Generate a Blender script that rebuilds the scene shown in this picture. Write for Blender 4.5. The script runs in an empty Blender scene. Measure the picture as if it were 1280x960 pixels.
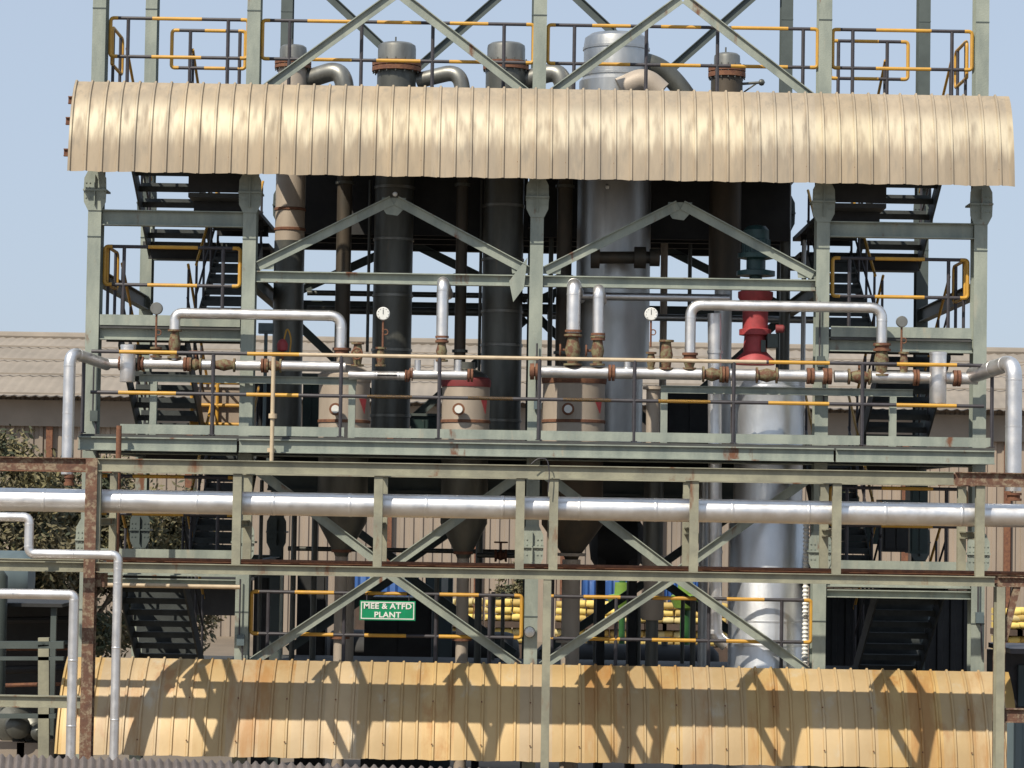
import bpy, math, random
from mathutils import Vector, Matrix
R = math.radians
rnd = random.Random(7)
sc = bpy.context.scene
COL = sc.collection

# ------------------------------------------------------------------ camera
F = 3400.0
PITCH, ROLL = R(2.59), R(0.92)
r0 = Vector((1, 0, 0)); d0 = Vector((0, math.cos(PITCH), math.sin(PITCH)))
u0 = Vector((0, -math.sin(PITCH), math.cos(PITCH)))
rv = r0 * math.cos(ROLL) + u0 * math.sin(ROLL)
uv = -r0 * math.sin(ROLL) + u0 * math.cos(ROLL)


def P(x, y, Y):
    """where the sight line of a photo measurement meets the vertical plane at depth Y"""
    d = rv * ((x - 640) / F) - uv * ((y - 480) / F) + d0
    return d * (Y / d.y)


cam_d = bpy.data.cameras.new('camera')
cam = bpy.data.objects.new('camera', cam_d); COL.objects.link(cam)
cam_d.sensor_width = 36; cam_d.lens = 36 * F / 1280
cam_d.clip_start = 0.5; cam_d.clip_end = 3000
M = Matrix((rv, uv, -d0)).transposed().to_4x4()
cam.matrix_world = M
sc.camera = cam

# ------------------------------------------------------------------ materials


def mat(name, c1, c2=None, rough=0.6, metal=0.0, scale=3.0, streak=0, rust=0.0, rustc=(0.16, 0.065, 0.03),
        bump=0.0, bscale=40, dust=0.0, dustc=(0.42, 0.33, 0.23), rough2=None, sharp=0.25, rscale=1.6):
    m = bpy.data.materials.new(name); m.use_nodes = True
    nt = m.node_tree; N = nt.nodes; L = nt.links
    b = N['Principled BSDF']
    c2 = c2 or tuple(v * 0.72 for v in c1)
    tc = N.new('ShaderNodeTexCoord')

    def noise(sc_, stretch=0, det=6, off=0):
        mp = N.new('ShaderNodeMapping'); L.new(tc.outputs['Object'], mp.inputs[0])
        mp.inputs['Scale'].default_value = (1, 1, 1.0 / stretch if stretch else 1)
        mp.inputs['Location'].default_value = (off, off * 1.7, off * 0.3)
        n = N.new('ShaderNodeTexNoise'); L.new(mp.outputs[0], n.inputs['Vector'])
        n.inputs['Scale'].default_value = sc_; n.inputs['Detail'].default_value = det
        n.inputs['Roughness'].default_value = 0.62
        return n.outputs['Fac']

    def ramp(src, lo, hi):
        mr = N.new('ShaderNodeMapRange'); L.new(src, mr.inputs[0])
        mr.inputs[1].default_value = lo; mr.inputs[2].default_value = hi
        mr.interpolation_type = 'SMOOTHSTEP'
        return mr.outputs[0]

    def mix(fac, a, bb):
        x = N.new('ShaderNodeMix'); x.data_type = 'RGBA'
        L.new(fac, x.inputs[0])
        for i, v in ((6, a), (7, bb)):
            if isinstance(v, tuple): x.inputs[i].default_value = (*v, 1)
            else: L.new(v, x.inputs[i])
        return x.outputs[2]
    col = mix(ramp(noise(scale, streak), 0.5 - sharp, 0.5 + sharp), c1, c2)
    rf = None
    if dust:
        col = mix(ramp(noise(scale * 2.3, streak * 2 if streak else 0, 8, 5.0), 0.75 - dust * 0.5, 0.95 - dust * 0.5), col, dustc)
    if rust:
        rf = ramp(noise(rscale, 3.0, 9, 11.0), 0.78 - rust * 0.45, 0.86 - rust * 0.40)
        col = mix(rf, col, rustc)
    L.new(col, b.inputs['Base Color'])
    b.inputs['Metallic'].default_value = metal
    if rough2 is not None:
        mr = N.new('ShaderNodeMapRange'); L.new(noise(scale * 1.5, streak * 3 if streak else 0, 8, 3.0), mr.inputs[0])
        mr.inputs[1].default_value = 0.4; mr.inputs[2].default_value = 0.6
        mr.inputs[3].default_value = rough; mr.inputs[4].default_value = rough2
        L.new(mr.outputs[0], b.inputs['Roughness'])
    else:
        b.inputs['Roughness'].default_value = rough
    if bump:
        bp = N.new('ShaderNodeBump'); bp.inputs['Strength'].default_value = bump
        bp.inputs['Distance'].default_value = 0.02
        L.new(noise(bscale, 0, 4), bp.inputs['Height']); L.new(bp.outputs[0], b.inputs['Normal'])
    return m


m_green = mat('sage_paint', (0.325, 0.355, 0.295), (0.205, 0.235, 0.205), 0.6, scale=3.4, streak=3, sharp=0.2, rust=0.38, dust=0.3, dustc=(0.36, 0.33, 0.25), bump=0.15, rscale=3.2)
m_gdark = mat('grey_green_shade_paint', (0.085, 0.105, 0.098), (0.055, 0.07, 0.066), 0.6, scale=2, rust=0.1)  # dark paint; on the rear frame it carries the shade in its colour
m_rack = mat('weathered_olive_paint', (0.31, 0.30, 0.215), (0.205, 0.20, 0.15), 0.65, scale=3.2, sharp=0.2, rust=0.42, rustc=(0.17, 0.075, 0.035), rscale=2.2, bump=0.15)
m_rust = mat('rusty_steel', (0.165, 0.082, 0.05), (0.095, 0.052, 0.038), 0.85, scale=7, dust=0.6, dustc=(0.27, 0.21, 0.14), bump=0.3)
m_rustd = mat('brown_rusted_flange', (0.12, 0.050, 0.033), (0.22, 0.10, 0.05), 0.85, scale=14, bump=0.3)
m_valve = mat('old_green_valve_paint', (0.19, 0.17, 0.09), (0.13, 0.055, 0.03), 0.75, scale=16, sharp=0.1, bump=0.3)
m_alu = mat('aluminium_cladding', (0.86, 0.85, 0.84), (0.70, 0.68, 0.66), 0.36, 0.92, scale=4, dust=0.25, dustc=(0.66, 0.55, 0.45), rough2=0.48, bump=0.05, bscale=9)
m_alud = mat('dusty_aluminium', (0.60, 0.60, 0.585), (0.40, 0.405, 0.40), 0.36, 0.95, scale=2.2, streak=3, rough2=0.5, bump=0.08, bscale=6)
m_alub = mat('bright_vessel_cladding', (0.83, 0.85, 0.87), (0.66, 0.68, 0.70), 0.34, 0.85, scale=2.5, streak=2, rough2=0.50, bump=0.26, bscale=3.5)
m_steel = mat('weathered_dark_steel', (0.15, 0.15, 0.13), (0.075, 0.078, 0.07), 0.42, 0.5, scale=3, streak=4, dust=0.2, dustc=(0.20, 0.155, 0.11))
m_cap = mat('stainless_grey', (0.30, 0.30, 0.27), (0.16, 0.155, 0.14), 0.42, 0.7, scale=4, streak=3, dust=0.2, dustc=(0.25, 0.2, 0.15))
m_tan = mat('dusty_tan_shell', (0.46, 0.39, 0.31), (0.36, 0.30, 0.24), 0.55, 0.15, scale=3, streak=3, rust=0.08, bump=0.1)
m_brown = mat('brown_stained_steel', (0.10, 0.075, 0.05), (0.055, 0.05, 0.04), 0.55, 0.3, scale=4, streak=4)
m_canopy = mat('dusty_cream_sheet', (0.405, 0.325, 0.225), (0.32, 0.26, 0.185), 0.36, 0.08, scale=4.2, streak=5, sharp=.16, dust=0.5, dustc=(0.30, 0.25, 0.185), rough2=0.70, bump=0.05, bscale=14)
def wash_highlight_band(m, band_col, lo, hi, rough):
    """pale band along the bend: washed cream paint with sun highlight put into its colour"""
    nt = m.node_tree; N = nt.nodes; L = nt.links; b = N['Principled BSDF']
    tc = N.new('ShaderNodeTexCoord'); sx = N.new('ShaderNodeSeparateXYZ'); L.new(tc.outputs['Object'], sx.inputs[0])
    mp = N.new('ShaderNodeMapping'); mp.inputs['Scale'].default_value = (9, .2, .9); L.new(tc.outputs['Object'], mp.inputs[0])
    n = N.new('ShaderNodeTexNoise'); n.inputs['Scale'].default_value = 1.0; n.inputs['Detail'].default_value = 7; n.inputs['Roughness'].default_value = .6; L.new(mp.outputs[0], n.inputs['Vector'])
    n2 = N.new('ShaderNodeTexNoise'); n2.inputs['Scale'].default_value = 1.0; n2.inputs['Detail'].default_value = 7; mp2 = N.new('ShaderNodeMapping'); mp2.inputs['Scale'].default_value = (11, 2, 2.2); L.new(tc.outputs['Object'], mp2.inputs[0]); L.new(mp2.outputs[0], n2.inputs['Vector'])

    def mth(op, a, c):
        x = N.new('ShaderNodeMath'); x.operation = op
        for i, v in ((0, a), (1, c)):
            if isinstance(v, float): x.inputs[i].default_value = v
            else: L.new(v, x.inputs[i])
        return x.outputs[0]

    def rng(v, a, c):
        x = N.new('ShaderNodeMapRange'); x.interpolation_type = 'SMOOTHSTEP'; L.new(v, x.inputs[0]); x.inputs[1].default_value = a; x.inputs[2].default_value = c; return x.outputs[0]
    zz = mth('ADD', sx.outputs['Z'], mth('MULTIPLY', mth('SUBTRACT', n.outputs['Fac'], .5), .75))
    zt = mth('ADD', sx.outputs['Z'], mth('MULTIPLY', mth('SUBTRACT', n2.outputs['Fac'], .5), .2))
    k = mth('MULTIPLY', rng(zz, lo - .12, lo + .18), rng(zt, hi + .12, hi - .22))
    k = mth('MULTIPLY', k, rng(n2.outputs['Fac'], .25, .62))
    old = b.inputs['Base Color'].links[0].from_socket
    mx_ = N.new('ShaderNodeMix'); mx_.data_type = 'RGBA'; L.new(k, mx_.inputs[0]); L.new(old, mx_.inputs[6]); mx_.inputs[7].default_value = (*band_col, 1)
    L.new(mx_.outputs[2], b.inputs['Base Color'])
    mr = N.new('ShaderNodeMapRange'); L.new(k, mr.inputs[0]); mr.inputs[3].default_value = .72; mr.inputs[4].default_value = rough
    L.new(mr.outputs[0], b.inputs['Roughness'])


wash_highlight_band(m_canopy, (.63, .545, .385), .46, .98, .52)  # washed paint and sun highlight painted as one pale band


def sheet_weather(m, pitch, amt, rust_col=None, rust_amt=0.0):
    """each sheet weathers a little differently; some carry rust runs from their fixings"""
    nt = m.node_tree; N = nt.nodes; L = nt.links; b = N['Principled BSDF']
    tc = N.new('ShaderNodeTexCoord'); sx = N.new('ShaderNodeSeparateXYZ'); L.new(tc.outputs['Object'], sx.inputs[0])

    def mth(op, a, c=0.0):
        x = N.new('ShaderNodeMath'); x.operation = op
        for i, v in ((0, a), (1, c)):
            if isinstance(v, float): x.inputs[i].default_value = v
            else: L.new(v, x.inputs[i])
        return x.outputs[0]
    idx = mth('FLOOR', mth('DIVIDE', mth('ADD', sx.outputs['X'], 50.0), pitch))
    wn = N.new('ShaderNodeTexWhiteNoise'); wn.noise_dimensions = '1D'; L.new(idx, wn.inputs['W'])
    old = b.inputs['Base Color'].links[0].from_socket
    hs = N.new('ShaderNodeHueSaturation'); L.new(old, hs.inputs['Color'])
    L.new(mth('ADD', mth('MULTIPLY', wn.outputs['Value'], amt), 1.0 - amt * .55), hs.inputs['Value'])
    sp = N.new('ShaderNodeSeparateColor'); L.new(wn.outputs['Color'], sp.inputs[0])
    L.new(mth('ADD', mth('MULTIPLY', sp.outputs[1], amt * 1.6), 1.0 - amt), hs.inputs['Saturation'])
    col = hs.outputs[0]
    if rust_col:
        mp = N.new('ShaderNodeMapping'); mp.inputs['Scale'].default_value = (2.6, .8, .55); L.new(tc.outputs['Object'], mp.inputs[0])
        n = N.new('ShaderNodeTexNoise'); n.inputs['Scale'].default_value = 1.0; n.inputs['Detail'].default_value = 8; n.inputs['Roughness'].default_value = .65; L.new(mp.outputs[0], n.inputs['Vector'])
        k = mth('ADD', n.outputs['Fac'], mth('MULTIPLY', mth('SUBTRACT', sp.outputs[2], .5), .30))
        mr = N.new('ShaderNodeMapRange'); mr.interpolation_type = 'SMOOTHSTEP'; L.new(k, mr.inputs[0]); mr.inputs[1].default_value = .54; mr.inputs[2].default_value = .76; mr.inputs[4].default_value = rust_amt
        mx_ = N.new('ShaderNodeMix'); mx_.data_type = 'RGBA'; L.new(mr.outputs[0], mx_.inputs[0]); L.new(col, mx_.inputs[6]); mx_.inputs[7].default_value = (*rust_col, 1); col = mx_.outputs[2]
    L.new(col, b.inputs['Base Color'])


sheet_weather(m_canopy, .838, .10)
m_skirt = mat('dusty_ochre_sheet', (0.53, 0.375, 0.175), (0.42, 0.285, 0.125), 0.48, 0.1, scale=1.3, streak=2.5, rust=0.42, rustc=(0.40, 0.21, 0.075), rscale=1.3, dust=0.4, dustc=(0.50, 0.42, 0.28), bump=0.06, bscale=14)
sheet_weather(m_skirt, .419, .20, (.36, .18, .055), .85)
m_dark = mat('dark_rail_paint', (0.055, 0.05, 0.058), (0.035, 0.032, 0.036), 0.5, scale=9, dust=0.1)
m_yel = mat('yellow_rail_paint', (0.62, 0.34, 0.04), (0.50, 0.27, 0.05), 0.5, scale=8, dust=0.2, dustc=(0.45, 0.32, 0.15))
m_pale = mat('faded_cream_rail_paint', (0.58, 0.47, 0.32), (0.46, 0.36, 0.24), 0.5, scale=8)
m_grate = mat('dark_floor_plate', (0.065, 0.066, 0.062), (0.04, 0.042, 0.04), 0.7, scale=5, dust=0.2, dustc=(0.16, 0.13, 0.1))
m_tread = mat('dark_stair_plate', (0.06, 0.07, 0.068), (0.035, 0.04, 0.04), 0.65, scale=6)
m_red = mat('red_gearbox_paint', (0.46, 0.062, 0.07), (0.30, 0.05, 0.052), 0.6, scale=6, rust=0.2, dust=0.2, dustc=(.36, .16, .13), bump=0.1)
m_dullred = mat('dull_red_ring_paint', (0.26, 0.04, 0.045), (0.15, 0.04, 0.035), 0.6, scale=6, rust=0.3)
m_teal = mat('dark_teal_motor_paint', (0.03, 0.085, 0.085), (0.02, 0.05, 0.055), 0.45, scale=6)
m_white = mat('white_enamel', (0.78, 0.78, 0.74), (0.66, 0.66, 0.62), 0.3, scale=10)
m_sign = mat('green_sign_board', (0.0, 0.25, 0.105), (0.0, 0.21, 0.085), 0.45, scale=6)
m_roof = mat('old_cement_roof_sheet', (0.31, 0.265, 0.215), (0.22, 0.19, 0.155), 0.9, scale=0.45, streak=0, dust=0.3, dustc=(0.22, 0.18, 0.14), bump=0.1, bscale=4)
m_wall = mat('cream_sheet_wall', (0.36, 0.29, 0.225), (0.22, 0.185, 0.15), 0.75, scale=0.5, streak=4, rust=0.12, rustc=(0.28, 0.17, 0.1), rscale=0.4)
m_ground = mat('dry_dusty_ground', (0.22, 0.175, 0.125), (0.15, 0.12, 0.09), 0.95, scale=0.3, dust=0.3, dustc=(0.30, 0.25, 0.18), bump=0.3, bscale=6)
m_froof = mat('grey_brown_roof_sheet', (0.17, 0.14, 0.12), (0.11, 0.09, 0.08), 0.7, scale=1.5, dust=0.2, dustc=(0.24, 0.2, 0.16), bump=0.1)
m_sack = mat('yellow_woven_sack', (0.80, 0.60, 0.16), (0.62, 0.46, 0.14), 0.8, scale=4, bump=0.3, bscale=12)
m_sack2 = mat('faded_yellow_sack', (0.66, 0.54, 0.24), (0.5, 0.4, 0.18), 0.8, scale=4, bump=0.3, bscale=12)
m_sack3 = mat('dirty_yellow_sack', (0.52, 0.36, 0.10), (0.38, 0.27, 0.09), 0.8, scale=4, bump=0.3, bscale=12)
m_wood = mat('dark_pallet_wood', (0.08, 0.05, 0.035), (0.05, 0.035, 0.025), 0.8, scale=6)
m_blue = mat('blue_tarpaulin', (0.055, 0.135, 0.36), (0.03, 0.085, 0.24), 0.45, scale=1.2, streak=3, bump=0.3, bscale=3)
m_lime = mat('lime_green_paint', (0.20, 0.34, 0.05), (0.13, 0.23, 0.04), 0.5, scale=5)
m_gpole = mat('green_pole_paint', (0.03, 0.13, 0.03), (0.02, 0.08, 0.02), 0.5, scale=5)
m_bark = mat('grey_brown_bark', (0.16, 0.12, 0.08), (0.09, 0.07, 0.05), 0.9, scale=6)
m_leaf = [mat('dusty_olive_leaf', (0.125, 0.105, 0.052), (0.085, 0.074, 0.034), 0.7, scale=1.5),
          mat('pale_dusty_leaf', (0.18, 0.15, 0.070), (0.13, 0.115, 0.045), 0.7, scale=1.5),
          mat('dark_leaf', (0.045, 0.055, 0.022), (0.03, 0.036, 0.016), 0.7, scale=1.5)]
m_glass = mat('black_inner_dial_print', (0.03, 0.03, 0.03), None, 0.4)
m_black = mat('shade_dark_sheet', (0.032, 0.032, 0.032), (0.017, 0.018, 0.019), 0.7, scale=3, dust=0.12, dustc=(0.07, 0.055, 0.045))  # darkness of the plant interior put into a near black colour
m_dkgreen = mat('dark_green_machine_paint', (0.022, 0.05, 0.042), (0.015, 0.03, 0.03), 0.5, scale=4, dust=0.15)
m_bgrey = mat('blue_grey_sheet', (0.12, 0.16, 0.17), (0.08, 0.11, 0.12), 0.6, scale=2, streak=3)

# ------------------------------------------------------------------ mesh builder


class MB:
    def __init__(s): s.v = []; s.f = []; s.m = []

    def add(s, vs, fs, m=0):
        o = len(s.v); s.v += [tuple(v) for v in vs]
        for f in fs: s.f.append([i + o for i in f]); s.m.append(m)

    def box(s, x0, x1, y0, y1, z0, z1, m=0):
        vs = [(x, y, z) for x in (x0, x1) for y in (y0, y1) for z in (z0, z1)]
        s.add(vs, [(0, 1, 3, 2), (4, 6, 7, 5), (0, 4, 5, 1), (2, 3, 7, 6), (0, 2, 6, 4), (1, 5, 7, 3)], m)

    def ext(s, poly, p, q, up=(0, 0, 1), m=0):
        """polygon (side, up) swept from p to q"""
        p = Vector(p); q = Vector(q); d = (q - p).normalized()
        sd = d.cross(Vector(up)).normalized(); u = sd.cross(d)
        n = len(poly)
        vs = [p + sd * a + u * b for a, b in poly] + [q + sd * a + u * b for a, b in poly]
        fs = [(i, (i + 1) % n, n + (i + 1) % n, n + i) for i in range(n)]
        s.add(vs, fs + [tuple(range(n - 1, -1, -1)), tuple(range(n, 2 * n))], m)

    def ibeam(s, p, q, h, w, up=(0, 0, 1), tf=0.014, tw=0.010, m=0):
        a, b = w / 2, h / 2; t = tw / 2
        s.ext([(-a, -b), (a, -b), (a, -b + tf), (t, -b + tf), (t, b - tf), (a, b - tf), (a, b), (-a, b), (-a, b - tf), (-t, b - tf), (-t, -b + tf), (-a, -b + tf)], p, q, up, m)

    def angle(s, p, q, w, fl, t=0.012, up=(0, 0, 1), m=0):
        # web facing the viewer with its top leg turned towards the viewer
        s.ext([(-t / 2, -w / 2), (t / 2, -w / 2), (t / 2, w / 2 - t), (fl, w / 2 - t), (fl, w / 2), (-t / 2, w / 2)], p, q, up, m)

    def tube(s, pts, r, n=12, m=0, caps=True, closed=False, rr=None):
        pts = [Vector(p) for p in pts]; k = len(pts)
        if closed: tang = [(pts[(i + 1) % k] - pts[i - 1]).normalized() for i in range(k)]
        else:
            tang = [((pts[i + 1] - pts[i]).normalized() if i < k - 1 else Vector()) + ((pts[i] - pts[i - 1]).normalized() if i > 0 else Vector()) for i in range(k)]
            tang = [t.normalized() for t in tang]
        a = tang[0].orthogonal().normalized(); rings = []
        for i in range(k):
            a = (a - tang[i] * a.dot(tang[i])).normalized(); b = tang[i].cross(a)
            ri = rr[i] if rr else r
            rings.append([pts[i] + (a * math.cos(2 * math.pi * j / n) + b * math.sin(2 * math.pi * j / n)) * ri for j in range(n)])
        vs = [v for rg in rings for v in rg]; fs = []
        for i in range(k if closed else k - 1):
            i2 = (i + 1) % k
            for j in range(n):
                j2 = (j + 1) % n
                fs.append((i * n + j, i * n + j2, i2 * n + j2, i2 * n + j))
        if caps and not closed:
            fs.append(tuple(range(n - 1, -1, -1))); fs.append(tuple((k - 1) * n + j for j in range(n)))
        s.add(vs, fs, m)

    def lathe(s, prof, c, axis=(0, 0, 1), n=28, m=0):
        ax = Vector(axis).normalized(); a = ax.orthogonal().normalized(); b = ax.cross(a); c = Vector(c)
        s_ = []
        for r, z in prof:
            for j in range(n):
                t = 2 * math.pi * j / n
                s_.append(c + ax * z + (a * math.cos(t) + b * math.sin(t)) * max(r, 1e-4))
        fs = []
        for i in range(len(prof) - 1):
            for j in range(n):
                j2 = (j + 1) % n
                fs.append((i * n + j, i * n + j2, (i + 1) * n + j2, (i + 1) * n + j))
        fs.append(tuple(range(n - 1, -1, -1))); fs.append(tuple((len(prof) - 1) * n + j for j in range(n)))
        s.add(s_, fs, m)

    def poly_plate(s, pts, y0, y1, m=0):
        n = len(pts)
        vs = [(x, y0, z) for x, z in pts] + [(x, y1, z) for x, z in pts]
        s.add(vs, [tuple(range(n)), tuple(range(2 * n - 1, n - 1, -1))] + [(i, n + i, n + (i + 1) % n, (i + 1) % n) for i in range(n)], m)


def link(name, mb, mats, parent=None, origin=None, smooth=True):
    if not isinstance(mats, (list, tuple)): mats = [mats]
    o3 = Vector(origin) if origin is not None else (Vector(parent.location) if parent is not None and parent.parent is None else None)
    if o3 is None and parent is not None: o3 = Vector(parent['_w'])
    if o3 is None:
        xs = [v[0] for v in mb.v]; ys = [v[1] for v in mb.v]; zs = [v[2] for v in mb.v]
        o3 = Vector(((min(xs) + max(xs)) / 2, (min(ys) + max(ys)) / 2, min(zs)))
    me = bpy.data.meshes.new(name)
    me.from_pydata([(v[0] - o3.x, v[1] - o3.y, v[2] - o3.z) for v in mb.v], [], mb.f)
    for mm in mats: me.materials.append(mm)
    me.polygons.foreach_set('material_index', mb.m)
    import bmesh
    bm = bmesh.new(); bm.from_mesh(me); bmesh.ops.recalc_face_normals(bm, faces=bm.faces); bm.to_mesh(me); bm.free()
    if smooth:
        me.polygons.foreach_set('use_smooth', [True] * len(me.polygons)); me.set_sharp_from_angle(angle=R(38))
    ob = bpy.data.objects.new(name, me); COL.objects.link(ob)
    if parent is not None: ob.parent = parent
    else: ob.location = o3
    WORLD[ob.name] = o3
    ob['_w'] = list(o3)
    return ob


WORLD = {}


def tag(o, label=None, cat=None, group=None, kind=None):
    if label: o['label'] = label
    if cat: o['category'] = cat
    if group: o['group'] = group
    if kind: o['kind'] = kind
    return o


def thing(name, label, cat, loc, group=None):
    o = bpy.data.objects.new(name, None); COL.objects.link(o); o.location = loc; o.empty_display_size = 0.2
    return tag(o, label, cat, group)


def single(name, mb, mats, label, cat, group=None, **k):
    return tag(link(name, mb, mats, None, **k), label, cat, group)


def struct(name, mb, mats, **k):
    return tag(link(name, mb, mats, None, **k), kind='structure')


def fillet(pts, rad, n=7):
    pts = [Vector(p) for p in pts]; out = [pts[0]]
    for i in range(1, len(pts) - 1):
        a, b, c = pts[i - 1], pts[i], pts[i + 1]
        d1 = (a - b); d2 = (c - b); l = min(rad, d1.length * 0.49, d2.length * 0.49)
        p1 = b + d1.normalized() * l; p2 = b + d2.normalized() * l
        for k in range(n + 1):
            t = k / n
            out.append(p1 * (1 - t) ** 2 + b * 2 * t * (1 - t) + p2 * t * t)
    out.append(pts[-1]); return out


# ------------------------------------------------------------------ layout numbers (metres, camera at the origin)
YF, YR = 36.0, 41.1
CX = [P(x, 300, YF).x for x in (119, 312.5, 671, 1028, 1224.5)]
XC = CX[2]
Z_DECK, Z_LAND, Z_TOP, Z_MID, Z_LOW, Z_LOWMID = 0.86, 2.34, 5.30, 4.12, -0.75, -2.27
R_LOW, R_DECK, R_HIGH = -2.30, 0.80, 3.82
GZ = -4.2


def zc(yc, Y): return P(640, yc, Y).z
def mx(x): return 2 * XC - x


# ------------------------------------------------------------------ ground and background
g = MB(); g.add([(-400, -60, GZ), (400, -60, GZ), (400, 900, GZ), (-400, 900, GZ)], [(0, 1, 2, 3)])
struct('ground', g, m_ground, origin=(0, 0, GZ))


def corr_wall(x0, x1, y, z0, z1, pitch, dep, m=0):
    mb = MB(); xs = []; x = x0
    while x < x1:
        xs += [(x, 0), (x + pitch * .45, 0), (x + pitch * .55, -dep), (x + pitch * .9, -dep)]; x += pitch
    vs = [(a, y + b, z) for z in (z0, z1) for a, b in xs]; n = len(xs)
    mb.add(vs, [(i, i + 1, n + i + 1, n + i) for i in range(n - 1)], m)
    return mb


shed = thing('factory_shed', 'long low factory shed with a weathered cement sheet roof behind the plant', 'building', (0, 85, GZ))
link('wall', corr_wall(-30, 30, 85.6, GZ, 3.46, 0.30, 0.06), m_wall, shed, smooth=False)
b = MB(); b.box(-30, 30, 85.35, 85.5, 2.30, 3.12); link('fascia', b, m_roof, shed)
b = MB()
xs = []; x = -31
while x < 31: xs.append(x); x += 0.11
rows = [(84.6, 3.22), (87.2, 3.95), (89.8, 4.55), (92.4, 5.12), (95.0, 5.63)]
vs = []
for ri, (yy, zz) in enumerate(rows):
    for i, xx in enumerate(xs):
        vs.append((xx, yy, zz + 0.024 * math.cos(xx * 2 * math.pi / 0.33) + 0.02 * math.sin(xx * .5 + ri)))
n = len(xs)
b.add(vs, [(r_ * n + i, r_ * n + i + 1, (r_ + 1) * n + i + 1, (r_ + 1) * n + i) for r_ in range(4) for i in range(n - 1)])
rf = link('roof', b, m_roof, shed)
b = MB(); b.tube([(-31, 95.05, 5.70), (31, 95.05, 5.70)], 0.16, 8); link('ridge_cap', b, m_roof, rf)
b = MB()
for k in range(4): b.box(-31 + 0.3 * k, 31 - 0.2 * k, rows[k][0] - .03, rows[k][0] + .05, rows[k][1] + .055, rows[k][1] + .10)
link('sheet_lap', b, m_roof, rf)
for i, xx in enumerate((-14.6, -10.2, -5.4, -3.9, -1.1, 1.6, 4.6, 8.4, 12.3, 15.5)):
    b = MB(); b.box(xx, xx + 0.2, 85.38, 85.5, GZ, 2.34); link('wall_post', b, m_rustd, shed)

# trees beside and behind the plant


def tree(label, cx, cy, zb, h, w, nleaf, leaf, mats, seed, group=None, clumps=44):
    rr = random.Random(seed)
    t = thing('tree', label, 'tree', (cx, cy, zb), group)
    tb = MB(); tips = []
    top = zb + h * .5
    tb.tube([(cx, cy, zb), (cx + .1 * w, cy, zb + h * .25), (cx, cy, top)], .1, 8, rr=[.17, .13, .09])
    for k in range(7):
        a = rr.uniform(0, 6.28); z0 = zb + h * rr.uniform(.2, .5)
        e = Vector((cx + math.cos(a) * w * rr.uniform(.25, .46), cy + math.sin(a) * w * .35, zb + h * rr.uniform(.5, .9)))
        tb.tube([(cx, cy, z0), (Vector((cx, cy, z0)) + e) / 2 + Vector((0, 0, -.1)), e], .05, 6, rr=[.08, .05, .02])
    link('trunk', tb, m_bark, t)
    cb = MB(); cl = []
    for k in range(clumps):
        while True:
            q = Vector((rr.uniform(-1, 1), rr.uniform(-1, 1), rr.uniform(-1, 1)))
            if q.length < 1: break
        cl.append((Vector((cx + q.x * w / 2, cy + q.y * w / 2.4, zb + h * .58 + q.z * h * .42)), rr.uniform(.2, .36) * w * .5, rr.choice((0, 0, 1, 2))))
    for k in range(nleaf):
        c, r_, mi = rr.choice(cl)
        q = Vector((rr.gauss(0, .5), rr.gauss(0, .5), rr.gauss(0, .5))) * r_
        p = c + q
        if p.z < zb + .1: continue
        a = Vector((rr.uniform(-1, 1), rr.uniform(-1, 1), rr.uniform(-1, 1))).normalized(); bb = a.orthogonal().normalized()
        L_ = leaf * rr.uniform(.6, 1.5)
        if rr.random() < .25: mi = rr.choice((0, 1, 2))
        cb.add([p - a * L_, p + bb * L_ * .4, p + a * L_, p - bb * L_ * .4], [(0, 1, 2, 3)], mi)
    link('crown', cb, mats, t, smooth=False)
    return t


tg = 'dusty trees left of the plant'
tree('dusty olive tree at the left edge of the yard', -11.2, 57, GZ, 5.4, 3.8, 24000, .075, m_leaf, 1, tg)
tree('dusty olive tree beside the rusty rack column', -9.3, 59, GZ, 5.0, 3.4, 20000, .075, m_leaf, 2, tg)
tree('shorter tree seen through the left stair bay', -7.6, 61, GZ, 4.6, 2.4, 11000, .075, m_leaf, 3, tg)
tree('small dark bush behind the middle column', 0.25, 79, GZ, 3.3, 1.5, 2500, .07, m_leaf, 4, None, 12)
tree('small green bush behind the right inner column', 9.3, 76, GZ + 3.1, 1.9, 1.1, 1800, .07, m_leaf, 5, None, 12)

# yellow sack stacks along the shed, seen under the plant
gr = 'yellow sack stacks behind the plant'
k = 0
slots = [(570, 8), (592, 7), (618, 8), (640, 8), (708, 9), (732, 9), (762, 10), (790, 10), (818, 9), (842, 10), (868, 10), (893, 10), (1258, 11), (1284, 11)]
desc = ['leftmost yellow sack stack behind the sign side of the plant', 'narrow yellow sack stack left of the yellow rail end', 'yellow sack stack behind the yellow rail loop', 'yellow sack stack just left of the middle column',
        'yellow sack stack just right of the thin rack post', 'yellow sack stack behind the tan vertical pipe', 'yellow sack stack below the left lime green hopper', 'yellow sack stack between the two lime hoppers',
        'yellow sack stack behind the tapered tan nozzle', 'yellow sack stack below the right lime green hopper', 'yellow sack stack left of the slim silver pipe', 'yellow sack stack hidden partly by the slim silver pipe',
        'yellow sack stack right of the right rack column', 'rightmost yellow sack stack at the photo edge']
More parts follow.
